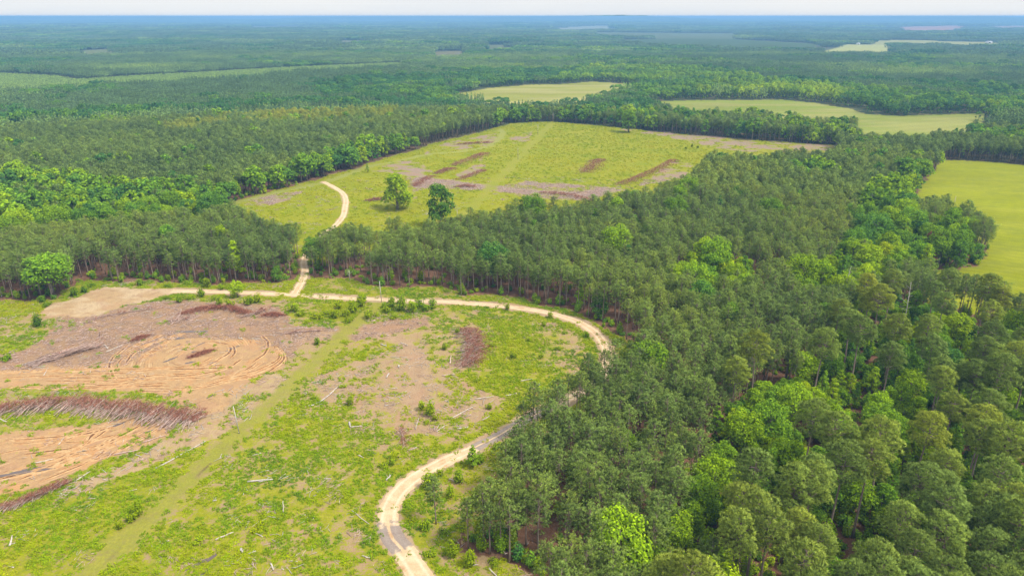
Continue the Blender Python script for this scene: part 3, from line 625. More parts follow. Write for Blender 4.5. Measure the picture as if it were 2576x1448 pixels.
UND = Z12([(1760,1130),(1800,1040),(1880,1000),(2000,1010),(2150,1000),(2300,1010),(2360,1080),(2330,1180),(2200,1185),(2060,1175),(1900,1210),(1840,1320),(1780,1440),(1660,1400),(1690,1280),(1740,1200)], 9)
SUN_TINT_P = Z12([(400,325),(500,288),(640,268),(900,260),(1010,270),(990,292),(860,302),(700,308),(560,312),(470,328)], 12)  # patch of sun on the plantation, painted as yellower needle tint
STRIP = Z12([(-60,610),(200,570),(420,560),(560,535),(700,560),(760,590),(800,600),(800,720),(-60,780)], 8)
WEDGE = math.radians(43.5)
def grid(r0, r1, sp, jit=.42, seed=0, rows=0.0):
    rg = np.random.default_rng(900+seed); xm = r1*math.sin(WEDGE)
    gx, gy = np.meshgrid(np.arange(-xm, xm, sp), np.arange(r0*.7 if r0 > 300 else 20, r1, sp))
    x = gx.ravel()+rg.uniform(-jit, jit, gx.size)*sp; y = gy.ravel()+rg.uniform(-jit, jit, gx.size)*sp
    r = np.hypot(x, y); k = (r >= r0) & (r < r1) & (np.abs(np.arctan2(x, y)) < WEDGE)
    return x[k], y[k]
def opened(x, y):
    o = zone(x, y)[2]; return o
def hardfrac(x, y):
    rad = np.hypot(x, y)
    f = np.full(len(x), .05)+.9*sst(.66, .76, fbm(x, y, 45, 61, 3))*sst(330, 480, rad)
    f = np.where(rad > 650, sst(.57, .72, fbm(x, y*1.8, 260, 63, 3))*.9+.04, f)
    for P in HARD: f = np.where(pip(x, y, P), .93, f)
    for P in MIXZ: f = np.where(pip(x, y, P), sst(.42, .6, fbm(x, y, 22, 62, 3))*.85+.1, f)
    return np.clip(f, 0, 1)
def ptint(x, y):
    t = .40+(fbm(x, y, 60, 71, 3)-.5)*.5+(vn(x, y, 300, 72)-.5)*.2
    return t+np.where(pip(x+12*(vn(x, y, 25, 78)-.5), y+40*(vn(x, y, 25, 79)-.5), SUN_TINT_P), .5*sst(.2, .6, fbm(x, y, 20, 77, 2)), 0)
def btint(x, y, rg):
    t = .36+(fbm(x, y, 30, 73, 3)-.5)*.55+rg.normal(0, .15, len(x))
    t = t+np.where(pip(x, y, SUN_TINT_B), .45, 0)+np.where(pip(x, y, HARD[0]), .10, 0)+np.where(pip(x, y, HARD[1]), .24, 0)
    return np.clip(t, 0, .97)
RN = 900
Rg = np.random.default_rng(5)
# pines of the plantation
x, y = grid(60, RN, 4.35, .38, 1); op = opened(x, y)
inM = pip(x, y, M1) | pip(x, y, M2) | pip(x, y, UND); hf = hardfrac(x, y)
u = Rg.random(len(x)); keep = (op == 0) & ~inM & (u > hf*1.05) & (fbm(x, y, 9, 81, 2) > .30)
px, py = x[keep], y[keep]
# broadleaf trees
x, y = grid(60, RN, 7.0, .42, 2); op = opened(x, y); hf = hardfrac(x, y); u = Rg.random(len(x))
m1, m2, un = pip(x, y, M1), pip(x, y, M2), pip(x, y, UND)
hf = np.where(m2, .85, hf); hf = np.where(m1, .34, hf); hf = np.where(un, .95, hf)
keep = (op == 0) & (u < hf); bx, by = x[keep], y[keep]; bund = (m1 | m2 | un)[keep]
# tall old pines
x, y = grid(60, RN, 7.4, .36, 3); op = opened(x, y); u = Rg.random(len(x))
m1, m2, un = pip(x, y, M1), pip(x, y, M2), pip(x, y, UND)
keep = (op == 0) & (((m1 & ~un) & (u < .80)) | ((m2 & ~un) & (u < .30)) | (un & (u < .05)))
mx, my = x[keep], y[keep]

# ------------------------------------------------------------------ individual trees
ONES = 'zero first second third fourth fifth sixth seventh eighth ninth tenth eleventh twelfth thirteenth fourteenth fifteenth sixteenth seventeenth eighteenth nineteenth'.split()
TENS = {2: 'twent', 3: 'thirt', 4: 'fort', 5: 'fift', 6: 'sixt', 7: 'sevent', 8: 'eight', 9: 'ninet'}
def nth(n):
    if n < 20: return ONES[n]
    if n >= 100: return ('hundredth' if n % 100 == 0 else 'hundred and '+nth(n % 100))
    t, o = divmod(n, 10); return TENS[t]+('ieth' if o == 0 else 'y-'+ONES[o])
def thing(name, label, cat, loc, rz=0, scl=1.0, group=None):
    o = bpy.data.objects.new(name, None); COL.objects.link(o); o.location = loc; o.rotation_euler = (0, 0, rz)
    o.scale = (scl, scl, scl) if not hasattr(scl, '__len__') else scl
    o.empty_display_size = .5
    return tag(o, label, cat, group)
def part(name, me, parent):
    return link(name, me, parent)
MESHCACHE = {}
def tree_meshes(key, arr, bark, leaf):
    if key not in MESHCACHE:
        return mesh_from(key+'_trunk', *arr[0], [bark]), joined(key+'_crown', [(arr[1], leaf)])
def plant(name, key, arr, bark, leaf, label, cat, loc, rz, scl, tint, group):
    """the first of each shape is built with its parts, the others are copies of it and of its parts"""
    if key not in MESHCACHE:
        a, b = tree_meshes(key, arr, bark, leaf)
        t = thing(name, label, cat, loc, rz, scl, group); tr = part('trunk', a, t); cr = part('crown', b, t)
        cr['tint'] = tint; MESHCACHE[key] = t; return t
    src = MESHCACHE[key]; t = src.copy(); COL.objects.link(t); t.name = name
    t.location = loc; t.rotation_euler = (0, 0, rz); t.scale = (scl, scl, scl) if not hasattr(scl, '__len__') else scl
    t['label'] = label; t['category'] = cat; t['group'] = group
    for ch in list(src.children):
        c = ch.copy(); COL.objects.link(c); c.parent = t
        if 'tint' in ch.keys(): c['tint'] = tint
    return t
def inframe(x, y, z, mx_=14):
    u, v = proj(x, y, z); return (u > -mx_) & (u < 1024+mx_) & (v > 0) & (v < 575+mx_)
def nearest(x, y, ztop, n):
    d = np.hypot(x, y); ok = inframe(x, y, ztop)
    i = np.where(ok)[0]; i = i[np.argsort(d[i])][:n]
    m = np.zeros(len(x), bool); m[i] = True; return m
def tonew(t, words): return words[min(len(words)-1, max(0, int(t*len(words))))]
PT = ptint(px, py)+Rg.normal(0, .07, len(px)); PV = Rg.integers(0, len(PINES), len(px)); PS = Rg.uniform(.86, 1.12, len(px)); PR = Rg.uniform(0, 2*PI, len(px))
near_p = nearest(px, py, 14, 282)
row = np.floor((dist_line(px, py, ROAD_L[::4])-3)/5.0).astype(int)+1
byrow = {}
for k in np.where(near_p)[0]: byrow.setdefault(max(1, row[k]), []).append(k)
for rw, ks in sorted(byrow.items()):
    ks.sort(key=lambda k: py[k])
    for j, k in enumerate(ks):
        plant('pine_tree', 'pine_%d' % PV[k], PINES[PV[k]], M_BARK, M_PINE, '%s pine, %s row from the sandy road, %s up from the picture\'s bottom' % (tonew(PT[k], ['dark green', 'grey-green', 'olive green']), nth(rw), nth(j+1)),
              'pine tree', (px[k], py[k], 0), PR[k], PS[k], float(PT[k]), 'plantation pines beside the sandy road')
MT = np.clip(.59+(fbm(mx, my, 40, 75, 2)-.5)*.5+Rg.normal(0, .08, len(mx)), .2, .85); MV = Rg.integers(0, len(MATURE), len(mx)); MS = Rg.uniform(.86, 1.1, len(mx)); MR = Rg.uniform(0, 2*PI, len(mx))
near_m = nearest(mx, my, 22, 300)
u_, v_ = proj(mx, my, 21.0); byrow = {}
for k in np.where(near_m)[0]: byrow.setdefault(int((590-v_[k])//26)+1, []).append(k)
for rw, ks in sorted(byrow.items()):
    ks.sort(key=lambda k: -u_[k])
    for j, k in enumerate(ks):
        plant('tall_pine', 'old_pine_%d' % MV[k], MATURE[MV[k]], M_BARK, M_PINE, '%s round-crowned tall pine, %s tier above the picture\'s bottom, %s from the right' % (tonew(MT[k], ['dark', 'grey-green', 'olive', 'yellowish']), nth(rw), nth(j+1)),
              'pine tree', (mx[k], my[k], 0), MR[k], MS[k], float(MT[k]), 'old round-crowned pines on the right')
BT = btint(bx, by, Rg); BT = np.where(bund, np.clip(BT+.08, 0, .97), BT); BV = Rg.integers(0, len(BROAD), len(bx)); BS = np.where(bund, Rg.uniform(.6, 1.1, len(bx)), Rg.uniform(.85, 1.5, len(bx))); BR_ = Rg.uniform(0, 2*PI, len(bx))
lone = np.array([k for k in range(len(bx))], int)
near_b = nearest(bx, by, 10, 285)
u_, v_ = proj(bx, by, 9.0); byrow = {}
zn = lambda k: ('under the old pines' if bund[k] else 'in the belt beside the bright pasture' if pip(bx[k:k+1], by[k:k+1], HARD[0])[0] else 'in the bright clump amid pines' if pip(bx[k:k+1], by[k:k+1], HARD[1])[0] else 'in the left hardwoods' if bx[k] < 0 else 'among the plantation pines')
for k in np.where(near_b)[0]: byrow.setdefault((zn(k), int((590-v_[k])//30)+1), []).append(k)
for (z_, rw), ks in sorted(byrow.items()):
    ks.sort(key=lambda k: -u_[k])
    for j, k in enumerate(ks):
        plant('broadleaf_tree', 'broad_%d' % BV[k], BROAD[BV[k]], M_BARK2, M_LEAF, '%s tree %s, tier %s, %s from right' % (tonew(BT[k], ['dark green', 'deep green', 'green', 'bright green', 'lime green']), z_, nth(rw), nth(j+1)),
              'broadleaf tree', (bx[k], by[k], 0), BR_[k], (BS[k]*Rg.uniform(.9, 1.15), BS[k]*Rg.uniform(.9, 1.15), BS[k]), float(BT[k]), 'broadleaf trees '+z_)
# the trees that stand alone
def lone_tree(p, v, s, tint, label, leaf=None, name='broadleaf_tree'):
    x, y = G(*p); return plant(name, 'broad_%d%s' % (v, '' if leaf is None else '_r'), BROAD[v], M_BARK2, leaf or M_LEAF, label, 'broadleaf tree', (x, y, 0), p[0], s, tint, None)
lone_tree((1000,527), 6, (3.1, 3.1, 2.7), .66, 'bright yellow-green tree standing alone in the middle clearing beside the bend of the track')
lone_tree((1108,570), 6, (2.5, 2.5, 3.0), .22, 'dark green tall tree at the pine edge just right of the bright lone tree')
lone_tree((134,745), 4, (1.95, 1.95, 1.3), .36, 'round dark green oak standing before the pine strip left of the sandy pad')
lone_tree((1581,333), 1, (2.4, 2.4, 1.7), .4, 'open-crowned tall tree standing proud at the far edge of the middle clearing')
lone_tree((925,434), 2, (.5, .5, .62), .55, 'small conical sapling beside the grassy track at the left clearing edge')
lone_tree((2345,655), 3, (1.3, 1.3, 1.5), .5, 'rust-brown dying tree in the clump jutting into the bright pasture', M_RUST)
plant('pine_tree', 'pine_2', PINES[2], M_BARK, M_PINE, 'solitary slim pine on the grassy verge inside the road bend', 'pine tree', (*G(1097,1318), 0), 1.0, .9, .42, None)
for j, p in enumerate([(1318,1112),(1340,1094),(1352,1116),(1376,1074),(1399,1064),(1405,1090),(1428,1048),(1450,1040),(1458,1064),(1474,1024),(1500,1006),(1519,984),(1541,966),(1490,1030)]):
    plant('pine_tree', 'pine_%d' % (j*3 % 7), PINES[j*3 % 7], M_BARK, M_PINE, 'green pine hard against the near side of the far road bend, %s counting back' % nth(j+1), 'pine tree', (*G(*p), 0), j*1.3, .86+.03*(j*5 % 7), .34+.05*(j*3 % 5), 'plantation pines beside the sandy road')
lone_tree((598,748), 3, (.75, .75, .75), .72, 'bright bushy young tree on the verge beside the straight sandy road')
lone_tree((1835,1128), 2, (1.1, 1.1, 1.05), .83, 'bright lime conical tree in front of the brown gap in the pines')
lone_tree((1600,1440), 4, (.95, .95, .75), .66, 'bright lime round tree at the bottom edge beside the grey pines')
lone_tree((1190,1175), 5, (.75, .75, .62), .5, 'ivy-green bushy tree leaning over the road bend')
lone_tree((2290,880), 5, (1.1, 1.1, 1.0), .86, 'lime green slim tree between two bare pine trunks')
lone_tree((1345,1190), 5, (.6, .6, 1.0), .85, 'thin lime sapling poking out between the grey-green pines')
def bush(p, v, s, tint, label, leaf=None):
    x, y = G(*p)
    return plant('shrub', 'bush_%d' % v, BUSH[v], M_BARK2, M_WEED, label, 'shrub', (x, y, 0), p[0], s, tint, 'shrubs in the cleared ground')
bush((96,822), 4, (1.35, 1.35, 1.35), -.05, 'dense dark green round shrub below the sandy pad')
bush((20,905), 3, 2.0, .2, 'low green shrub mound at the left edge of the dirt')
bush((800,867), 2, 1.1, .3, 'small upright shrub on the clearing beside the red ruts')
bush((590,750), 0, 1.2, .6, 'lime shrub at the foot of the young roadside tree')
RB = [(905,772,4,.45),(890,785,4,.5),(915,760,2,.4),(870,795,0,.5),(840,800,0,.5),(820,790,3,.45),(855,775,0,.5),(880,810,3,.5),(930,800,0,.45),(950,795,3,.5),(985,772,4,.35),(975,785,0,.4),(1010,780,4,.45),(1035,785,2,.5),(1055,775,0,.25),(1070,782,0,.25),(1090,775,2,.35),(1040,775,3,.4),(990,800,3,.5),(965,775,0,.4),(800,800,3,.5),(770,812,3,.5),(760,795,0,.5),(740,785,0,.45),
      (480,752,3,.4),(510,745,0,.4),(540,755,3,.5),(450,760,0,.35),(420,752,3,.4),(625,765,0,.45),(650,760,2,.5),(555,770,2,.5),(580,770,0,.45),(470,705+10,3,.3),(420,722,3,.3),(350,718,0,.25),(520,722,2,.35),(560,728,0,.4),(600,725,3,.4),(230,720,3,.2),(215,735,0,.1),(120,770,3,.2),(105,760,0,.15),(190,745,2,.2),(270,705,3,.2),
      (1080,1045,4,.55),(1095,1055,0,.55),(1075,1065,3,.5),(1060,1030,2,.5),(990,1155,0,.5),(960,1175,3,.5),(985,1170,0,.5),(1310,1030,0,.5),(1290,1045,3,.5),(1230,1030,0,.5),(880,1020,2,.4),(790,1005,3,.4),(1075,1230,4,.4),(1090,1260,0,.4),(1110,1290,3,.45),(1065,1330,0,.4),(1120,1340,3,.35),(1150,1390,0,.4),(1040,1310,3,.5),(1105,1200,0,.45),(1140,1400,4,.4),(1080,1400,3,.5),(660,1330,0,.6),(640,1340,3,.65),(500,1360,3,.5),(345,1295,4,.45),(330,1310,0,.45),(300,1330,0,.5),(860,975,3,.5),(1150,840,2,.35),(1120,880,2,.5),(1275,780,2,.4),(1385,800,2,.45),(1370,820,0,.4),(1330,860,0,.5),(1400,880,3,.5),(1360,900,0,.5),(1290,900,0,.45),(1240,870,3,.5),(1300,930,3,.55),(1200,960,3,.5),(1420,840,3,.4),(1475,850,0,.3),(1560,860,3,.35),(1570,900,0,.4),
      (1560,840,4,.3),(1585,865,0,.25),(1590,925,4,.3),(1575,945,0,.35),(1165,740,4,.3),(1060,705,4,.3),(980,705,4,.35),(1020,700,4,.3),(880,690,4,.25),(840,690,4,.2),(800,680,4,.2),(790,650,0,.2),(780,665,3,.3),(745,650,0,.25),(735,680,4,.2),(700,695,0,.25),(1740,370,4,.5),(1180,1300,4,.35),(1205,1345,4,.4),(1230,1310,0,.35),(1255,1370,4,.3),(1160,1330,3,.4),(1215,1385,4,.35),(1290,1385,4,.35),(1320,1410,0,.4),(1350,1435,4,.35),(1195,1270,4,.3),(1245,1420,3,.4),(1180,1420,4,.45),(1130,1250,4,.4),(1150,1215,4,.35),(1210,1165,4,.35),(1250,1130,0,.35),(1755,372,0,.5),(1725,374,0,.5)]
for j, (a, b, v, t) in enumerate(sorted(RB, key=lambda q: -q[1])):
    bush((a, b), v, Rg.uniform(.75, 1.15)*(1.75 if 700 < b < 830 and a < 1120 else 1.15), t+Rg.normal(0, .05), '%s %s shrub, %s up from the bottom edge in the clearing' % (['dark green', 'green', 'lime'][int(t > .28)+int(t > .45)], ['leafy', 'low', 'upright', 'spreading', 'tall'][v], nth(j+1)))

# ------------------------------------------------------------------ the remaining woods (uncountable, one object per kind)
def wood(name, V, Vl, bark, leaf, x, y, var, rot, scl, tint, label, cat):
    n1, n2 = len(V), len(Vl); rad = np.hypot(x, y)
    ms = [joined('%s_a%d' % (name, k), [(a, bark), (b, leaf)]) for k, (a, b) in enumerate(V)]+[joined('%s_b%d' % (name, k), [(a, bark), (b, leaf)]) for k, (a, b) in enumerate(Vl)]
    far = (rad > 480) & (n2 > 0)
    var = np.where(far, n1+var % max(n2, 1), var)
    return scatter(name, proto_coll(name, ms), np.c_[x, y, zat(x, y)], var, rot, scl, tint, label, cat)
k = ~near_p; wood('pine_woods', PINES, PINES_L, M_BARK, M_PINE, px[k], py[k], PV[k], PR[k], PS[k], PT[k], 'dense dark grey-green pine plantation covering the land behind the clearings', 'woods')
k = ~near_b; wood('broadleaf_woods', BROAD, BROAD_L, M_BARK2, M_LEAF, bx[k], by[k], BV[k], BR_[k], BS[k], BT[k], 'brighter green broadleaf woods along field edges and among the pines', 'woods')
if (~near_m).sum() > 0:
    k = ~near_m; wood('tall_pine_woods', MATURE, [], M_BARK, M_PINE, mx[k], my[k], MV[k], MR[k], MS[k], MT[k], 'remaining old round-crowned pines beyond the nearer ones on the right', 'woods')

# far woods: patches of many small crowns
def patch(seed, size, n, q, ls, hh, w, kind):
    rg = np.random.default_rng(seed); m = int(math.sqrt(n)); C, N = [], []
    gx, gy = np.meshgrid((np.arange(m)+.5)/m-.5, (np.arange(m)+.5)/m-.5)
    cx = gx.ravel()*size+rg.uniform(-.45, .45, m*m)*size/m; cy = gy.ravel()*size+rg.uniform(-.45, .45, m*m)*size/m
    hs = hh*rg.uniform(.72, 1.12, m*m)
    for a, b, h in zip(cx, cy, hs):
        v = unit(rg.normal(size=(q, 3))); v[:, 2] = np.abs(v[:, 2]) if kind == 'b' else v[:, 2]
        r = w*rg.uniform(.75, 1.25)
        if kind == 'p':
            t = rg.random(q); an = rg.uniform(0, 2*PI, q); rr_ = r*(1.05-t)*rg.uniform(.5, 1, q)
            C.append(np.c_[a+np.cos(an)*rr_, b+np.sin(an)*rr_, h*(.45+.55*t)]); N.append(np.c_[np.cos(an), np.sin(an), np.full(q, .7)]+rg.normal(0, .3, (q, 3)))
        else:
            C.append(np.array([a, b, h-r*.9])+v*np.array([r, r, r*.95])); N.append(v+rg.normal(0, .3, (q, 3)))
        # stem and lower foliage
        k = max(2, q//6); C.append(np.c_[a+rg.normal(0, w*.35, k), b+rg.normal(0, w*.35, k), rg.uniform(.1, .6, k)*h]); N.append(np.c_[rg.normal(size=(k, 2)), np.zeros(k)])
    V, F, N = leaves(np.vstack(C), np.vstack(N), ls, rg); return V, [F], N
def farwood(name, r0, r1, sp, specs, label):
    x, y = grid(r0, r1, sp, .3, int(r0)); o = opened(x, y)
    tol = np.zeros(len(x), bool)
    for dx, dy in ((sp*.42, 0), (-sp*.42, 0), (0, sp*.42), (0, -sp*.42)): tol |= opened(x+dx, y+dy) > 0
    k = (o == 0) & ~(tol & (sp < 100)); x, y = x[k], y[k]
    hf = hardfrac(x, y); hard = Rg.random(len(x)) < hf
    half = len(specs)//2
    ms = [joined('%s_%d' % (name, i), [(patch(*s), M_PINE if s[-1] == 'p' else M_LEAF)]) for i, s in enumerate(specs)]
    var = np.where(hard, half+Rg.integers(0, half, len(x)), Rg.integers(0, half, len(x)))
    big = fbm(x, y*2.2, 420, 91, 3)
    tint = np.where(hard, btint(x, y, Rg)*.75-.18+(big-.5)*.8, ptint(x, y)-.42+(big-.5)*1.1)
    hs = Rg.uniform(.8, 1.15, len(x))*(.75+.5*vn(x, y, 380, 92))
    scl = np.c_[np.ones(len(x))*1.1, np.ones(len(x))*1.1, hs]
    return scatter(name, proto_coll(name, ms), np.c_[x, y, zat(x, y)], var, Rg.integers(0, 4, len(x))*PI/2, scl, tint, label, 'woods')
farwood('distant_woods', RN, 2600, 22, [(500+i, 22, 25, 34, .95, 15+i, 2.3, 'p') for i in range(3)]+[(510+i, 22, 12, 60, 1.15, 14+i, 3.9, 'b') for i in range(3)], 'blue-green forest reaching from the fields towards the horizon')
farwood('farther_woods', 2600, 7000, 60, [(520+i, 60, 120, 14, 2.4, 15+i*2, 3.2, 'p') for i in range(2)]+[(530+i, 60, 70, 18, 3.2, 15+i*2, 4.6, 'b') for i in range(2)], 'hazy blue forest beyond the far fields')
farwood('horizon_woods', 7000, 24000, 230, [(540+i, 230, 230, 10, 8.0, 18+i*3, 8, 'p') for i in range(2)]+[(550+i, 230, 180, 10, 9.0, 18+i*3, 10, 'b') for i in range(2)], 'pale blue forest along the horizon')
# young plantation on the left and low saplings
x, y = grid(700, 2300, 5.0, .3, 33); k = opened(x, y) == 4; x, y = x[k], y[k]
yp = [joined('young_%d' % i, [(patch(560+i, 5.2, 4, 12, .8, 3.4, 1.4, 'p'), M_PINE)]) for i in range(3)]
k = Rg.random(len(x)) < .8
scatter('young_pines', proto_coll('young_pines', yp), np.c_[x, y, zat(x, y)][k], Rg.integers(0, 3, k.sum()), Rg.uniform(0, 6, k.sum()), Rg.uniform(.8, 1.2, k.sum()), np.full(k.sum(), .34), 'pale green field of low young pines between the darker woods', 'saplings')

# ------------------------------------------------------------------ undergrowth, weeds and litter
BM = [joined('under_%d' % k, [(a, M_BARK2), (b, M_LEAF)]) for k, (a, b) in enumerate(BUSH)]
x, y = grid(60, 560, 2.6, .45, 41); o = opened(x, y); m = pip(x, y, M1) | pip(x, y, M2) | pip(x, y, UND)
edge = np.zeros(len(x), bool)
for dx, dy in ((7, 0), (-7, 0), (0, 8), (0, -8)): edge |= opened(x+dx, y+dy) > 0
u = Rg.random(len(x)); pr = np.where(m, .55, np.where(edge, np.where(np.hypot(x, y) < 230, .85, .45), .09)); hz = np.zeros(len(x), bool)
for P in HARD[:3]: hz |= pip(x, y, P)
pr = np.where(hz, .4, pr)
k = (o == 0) & (u < pr); x, y, m_ = x[k], y[k], m[k]; n = len(x)
scatter('undergrowth', proto_coll('undergrowth', BM), np.c_[x, y, np.zeros(n)], Rg.integers(0, 5, n), Rg.uniform(0, 6.3, n), np.where(m_, Rg.uniform(.8, 1.7, n), Rg.uniform(.6, 1.3, n)), np.clip(.48+Rg.normal(0, .2, n)+(fbm(x, y, 18, 76, 2)-.5)*.5, 0, .95), 'green undergrowth below the trees and along the forest edge', 'undergrowth')
def weedpatch(seed, size=2.6, n=11, leaf=18, ls=.17, h=.55):
    rg = np.random.default_rng(seed); C, N = [], []
    for k in range(n):
        c = np.r_[rg.uniform(-.5, .5, 2)*size, 0]; r = rg.uniform(.22, .6); v = unit(rg.normal(size=(leaf, 3))); v[:, 2] = np.abs(v[:, 2])
        C.append(c+v*np.array([r, r, h*rg.uniform(.5, 1.4)])); N.append(v+np.array([0, 0, .9])+rg.normal(0, .35, (leaf, 3)))
    return leaves(np.vstack(C), np.vstack(N), ls, rg)
WP = [joined('weed_%d' % k, [((lambda q: (q[0], [q[1]], q[2]))(weedpatch(600+k, 2.0, 7, h=.4+.1*(k % 4))), M_WEED)]) for k in range(8)]
x, y = grid(60, 430, 1.45, .48, 51); c_, vg, o, _, _, mw = zone(x, y)
cl = fbm(x, y, 5.5, 95, 3)*.55+fbm(x, y, 1.8, 195, 2)*.45
k = (o == 1) & (mw < .5) & (Rg.random(len(x)) < np.clip((vg-.04)*1.5, 0, 1)) & (cl > .70-.36*vg)
x1, y1, v1, g1 = x[k], y[k], vg[k], cl[k]
x, y = grid(250, 900, 3.0, .48, 52); c_, vg, o, _, _, mw = zone(x, y); cl = fbm(x, y, 8, 96, 3)
k = (o == 2) & (mw < .35) & (Rg.random(len(x)) < np.clip((vg-.25)*.75, 0, 1)) & (cl > .62-.3*vg)
x2, y2 = x[k], y[k]; n1, n2 = len(x1), len(x2)
xx, yy = np.r_[x1, x2], np.r_[y1, y2]; zz = np.where(np.arange(n1+n2) < n1, (fbm(xx, yy, 14, 41, 3)-.5)*.5, 0)
scatter('weeds', proto_coll('weeds', WP), np.c_[xx, yy, zz-.03], Rg.integers(0, 8, n1+n2), Rg.uniform(0, 6.3, n1+n2), np.r_[Rg.uniform(.55, 1.1, n1), Rg.uniform(.8, 1.3, n2)], np.clip(np.r_[np.full(n1, .46), np.full(n2, .72)]+(fbm(xx, yy, 24, 97, 3)-.5)*.9+(fbm(xx, yy, 4, 98, 2)-.5)*.5, 0, 1), 'yellow-green weeds and regrowth spreading over the cleared ground', 'weeds')
def stickpatch(seed, n, ln, rad, size=4.0):
    rg = np.random.default_rng(seed); mb = MB(); a0 = rg.uniform(0, PI)
    for k in range(n):
        c = np.r_[rg.uniform(-.5, .5, 2)*size, rg.uniform(.05, .3)]; an = a0+rg.normal(0, .7); l = ln*rg.uniform(.3, 1.0)
        d = np.array([math.cos(an), math.sin(an), rg.normal(0, .06)])*l/2; r = rad*rg.uniform(.5, 1.2)
        mb.tube([c-d, c+d*.1+rg.normal(0, .06, 3), c+d], [r, r*.85, r*.5], 4)
    return mb.arrays()
STK = [joined('stick_%d' % k, [(stickpatch(700+k, 4+k % 3, 2.8, .075), M_DEAD)]) for k in range(4)]+[joined('stick_%d' % (4+k), [(stickpatch(710+k, 20, 2.2, .06), M_SLASH)]) for k in range(4)]
x, y = grid(60, 560, 3.1, .48, 55); c_, vg, o, rt, _, mw = zone(x, y); sl = pip(x, y, SLASH1) | pip(x, y, DARKP[0])
for P in DEB2: sl |= pip(x, y, P)
bare = pip(x, y, BARE) | pip(x, y, BARE2)
cl = fbm(x, y, 16, 99, 3); u = Rg.random(len(x)); ok = ((o == 1) | (o == 2)) & (mw < .3) & ~pip(x, y, PAD) & (dist_line(x, y, ROAD_L[::4]) > 6) & (dist_line(x, y, BR_L[::3]) > 5)
kp = np.where(sl, .9, np.where(bare, .5, np.where(cl > .55, .18, .07))); kp = np.where((rt > 0) & ~sl, .05, kp)
k = ok & (u < kp); x, y, s_ = x[k], y[k], sl[k]; n = len(x)
br = np.where(s_, Rg.random(n) < .85, Rg.random(n) < .3)
scatter('logging_debris', proto_coll("logging_debris", STK), np.c_[x, y, (fbm(x, y, 14, 41, 3)-.5)*.5*(y < 330)], np.where(br, 4, 0)+Rg.integers(0, 4, n), Rg.uniform(0, 6.3, n), Rg.uniform(.6, 1.35, n), np.zeros(n), 'scattered grey and brown sticks left over the cleared ground', 'debris')

# ------------------------------------------------------------------ brush piles
def gz(x, y): return float((fbm(np.array([x]), np.array([y]), 14, 41, 3)[0]-.5)*.5) if math.hypot(x, y) < 330 else 0.0
def pile(name, axis, w, hh, nst, ln, ang, label, brown=.5, fan=.35, rad=.075, seed=0, twn=None):
    rg = np.random.default_rng(800+seed); L = spline([G(*p) for p in axis], 1.0); n = len(L)
    c0 = L[n//2]; root = thing(name, label, 'brush pile', (c0[0], c0[1], 0)); seg = np.cumsum(np.r_[0, np.linalg.norm(np.diff(L, axis=0), axis=1)]); tot = seg[-1]
    mb = MB(); TC, TA = [], []
    for s in range(nst):
        q = rg.uniform(0, tot); p = np.array([np.interp(q, seg, L[:, 0]), np.interp(q, seg, L[:, 1])])-c0
        endf = min(1, .45+min(q, tot-q)/(w*1.2)); a = ang+rg.normal(0, fan); d = np.array([math.cos(a), math.sin(a)])
        l = ln*rg.uniform(.5, 1.1); off = rg.uniform(-.5, .35)*w; z0 = rg.uniform(.05, .55)*hh*endf*(1-abs(off)/w)
        b = np.r_[p+d*off-d*l*.45, max(.08, z0*.6)]; t = np.r_[p+d*off+d*l*.5, min(hh*1.1, z0+l*rg.uniform(.08, .34))*endf+.1]
        m = (b+t)/2+rg.normal(0, .12, 3); r = rad*rg.uniform(.5, 1.25)
        mb.tube([b, m, t], [r, r*.8, r*.3], 5)
        if rg.random() < brown:
            k = 5; f = rg.uniform(.45, 1.05, (k, 1)); TC.append(m+(t-m)*f+rg.normal(0, .35, (k, 3))*np.array([1, 1, .5])); TA.append(np.tile(np.r_[d*.7, .8], (k, 1)))
    part('stem_heap', mb.mesh('stem_heap', [M_SLASH]), root)['kind'] = 'stuff'
    k = twn if twn is not None else int(nst*3*brown)
    q = rg.uniform(0, tot, k); p = np.c_[np.interp(q, seg, L[:, 0]), np.interp(q, seg, L[:, 1])]-c0; o = rg.normal(.2, .28, k)*w; a = ang+rg.normal(0, .2, k)
    e = np.minimum(1, .45+np.minimum(q, tot-q)/(w*1.2))
    zz = hh*e*np.clip(1-(o/w-.1)**2*2.6, .08, 1)*rg.uniform(.35, 1.0, k)
    TC.append(np.c_[p[:, 0]+np.cos(a)*o, p[:, 1]+np.sin(a)*o, zz]); TA.append(np.c_[np.cos(a)*.5, np.sin(a)*.5, np.full(k, .9)])
    V, F, _n = tufts(np.vstack(TC), np.vstack(TA), 1.0, .075, 6, rg, 1.0); V[:, 2] = np.maximum(V[:, 2], .03)
    tw = part('twig_heap', mesh_from('twig_heap', V, [F], [M_TWIG]), root); tw['kind'] = 'stuff'
    root.location.z = gz(*c0); return root
pile('brush_pile', [(-30,1040),(80,1030),(157,1022),(240,1030),(330,1040),(400,1052),(470,1060),(505,1055)], 7.5, 3.0, 620, 7.5, 1.05, 'long windrow of grey stems with brown twigs across the orange ruts at left', .65, .34, .10, 1, 1500)
pile('brush_pile', [(-20,1290),(43,1272),(110,1245),(165,1215)], 4, 2.0, 170, 5, .95, 'small windrow of grey stems at the lower left edge', .45, .35, .07, 2, 260)
pile('brush_pile', [(1165,828),(1183,850),(1190,880),(1182,905),(1165,925)], 10, 1.9, 430, 6, .12, 'wide flat pile of brown slash in the middle of the round clearing', .45, .5, .08, 3, 650)
pile('brush_pile', [(455,792),(490,782),(530,772)], 6, 1.1, 70, 5, .4, 'tangle of brown slash with pale logs left of the grassy spot', .8, .8, .07, 4, 420)
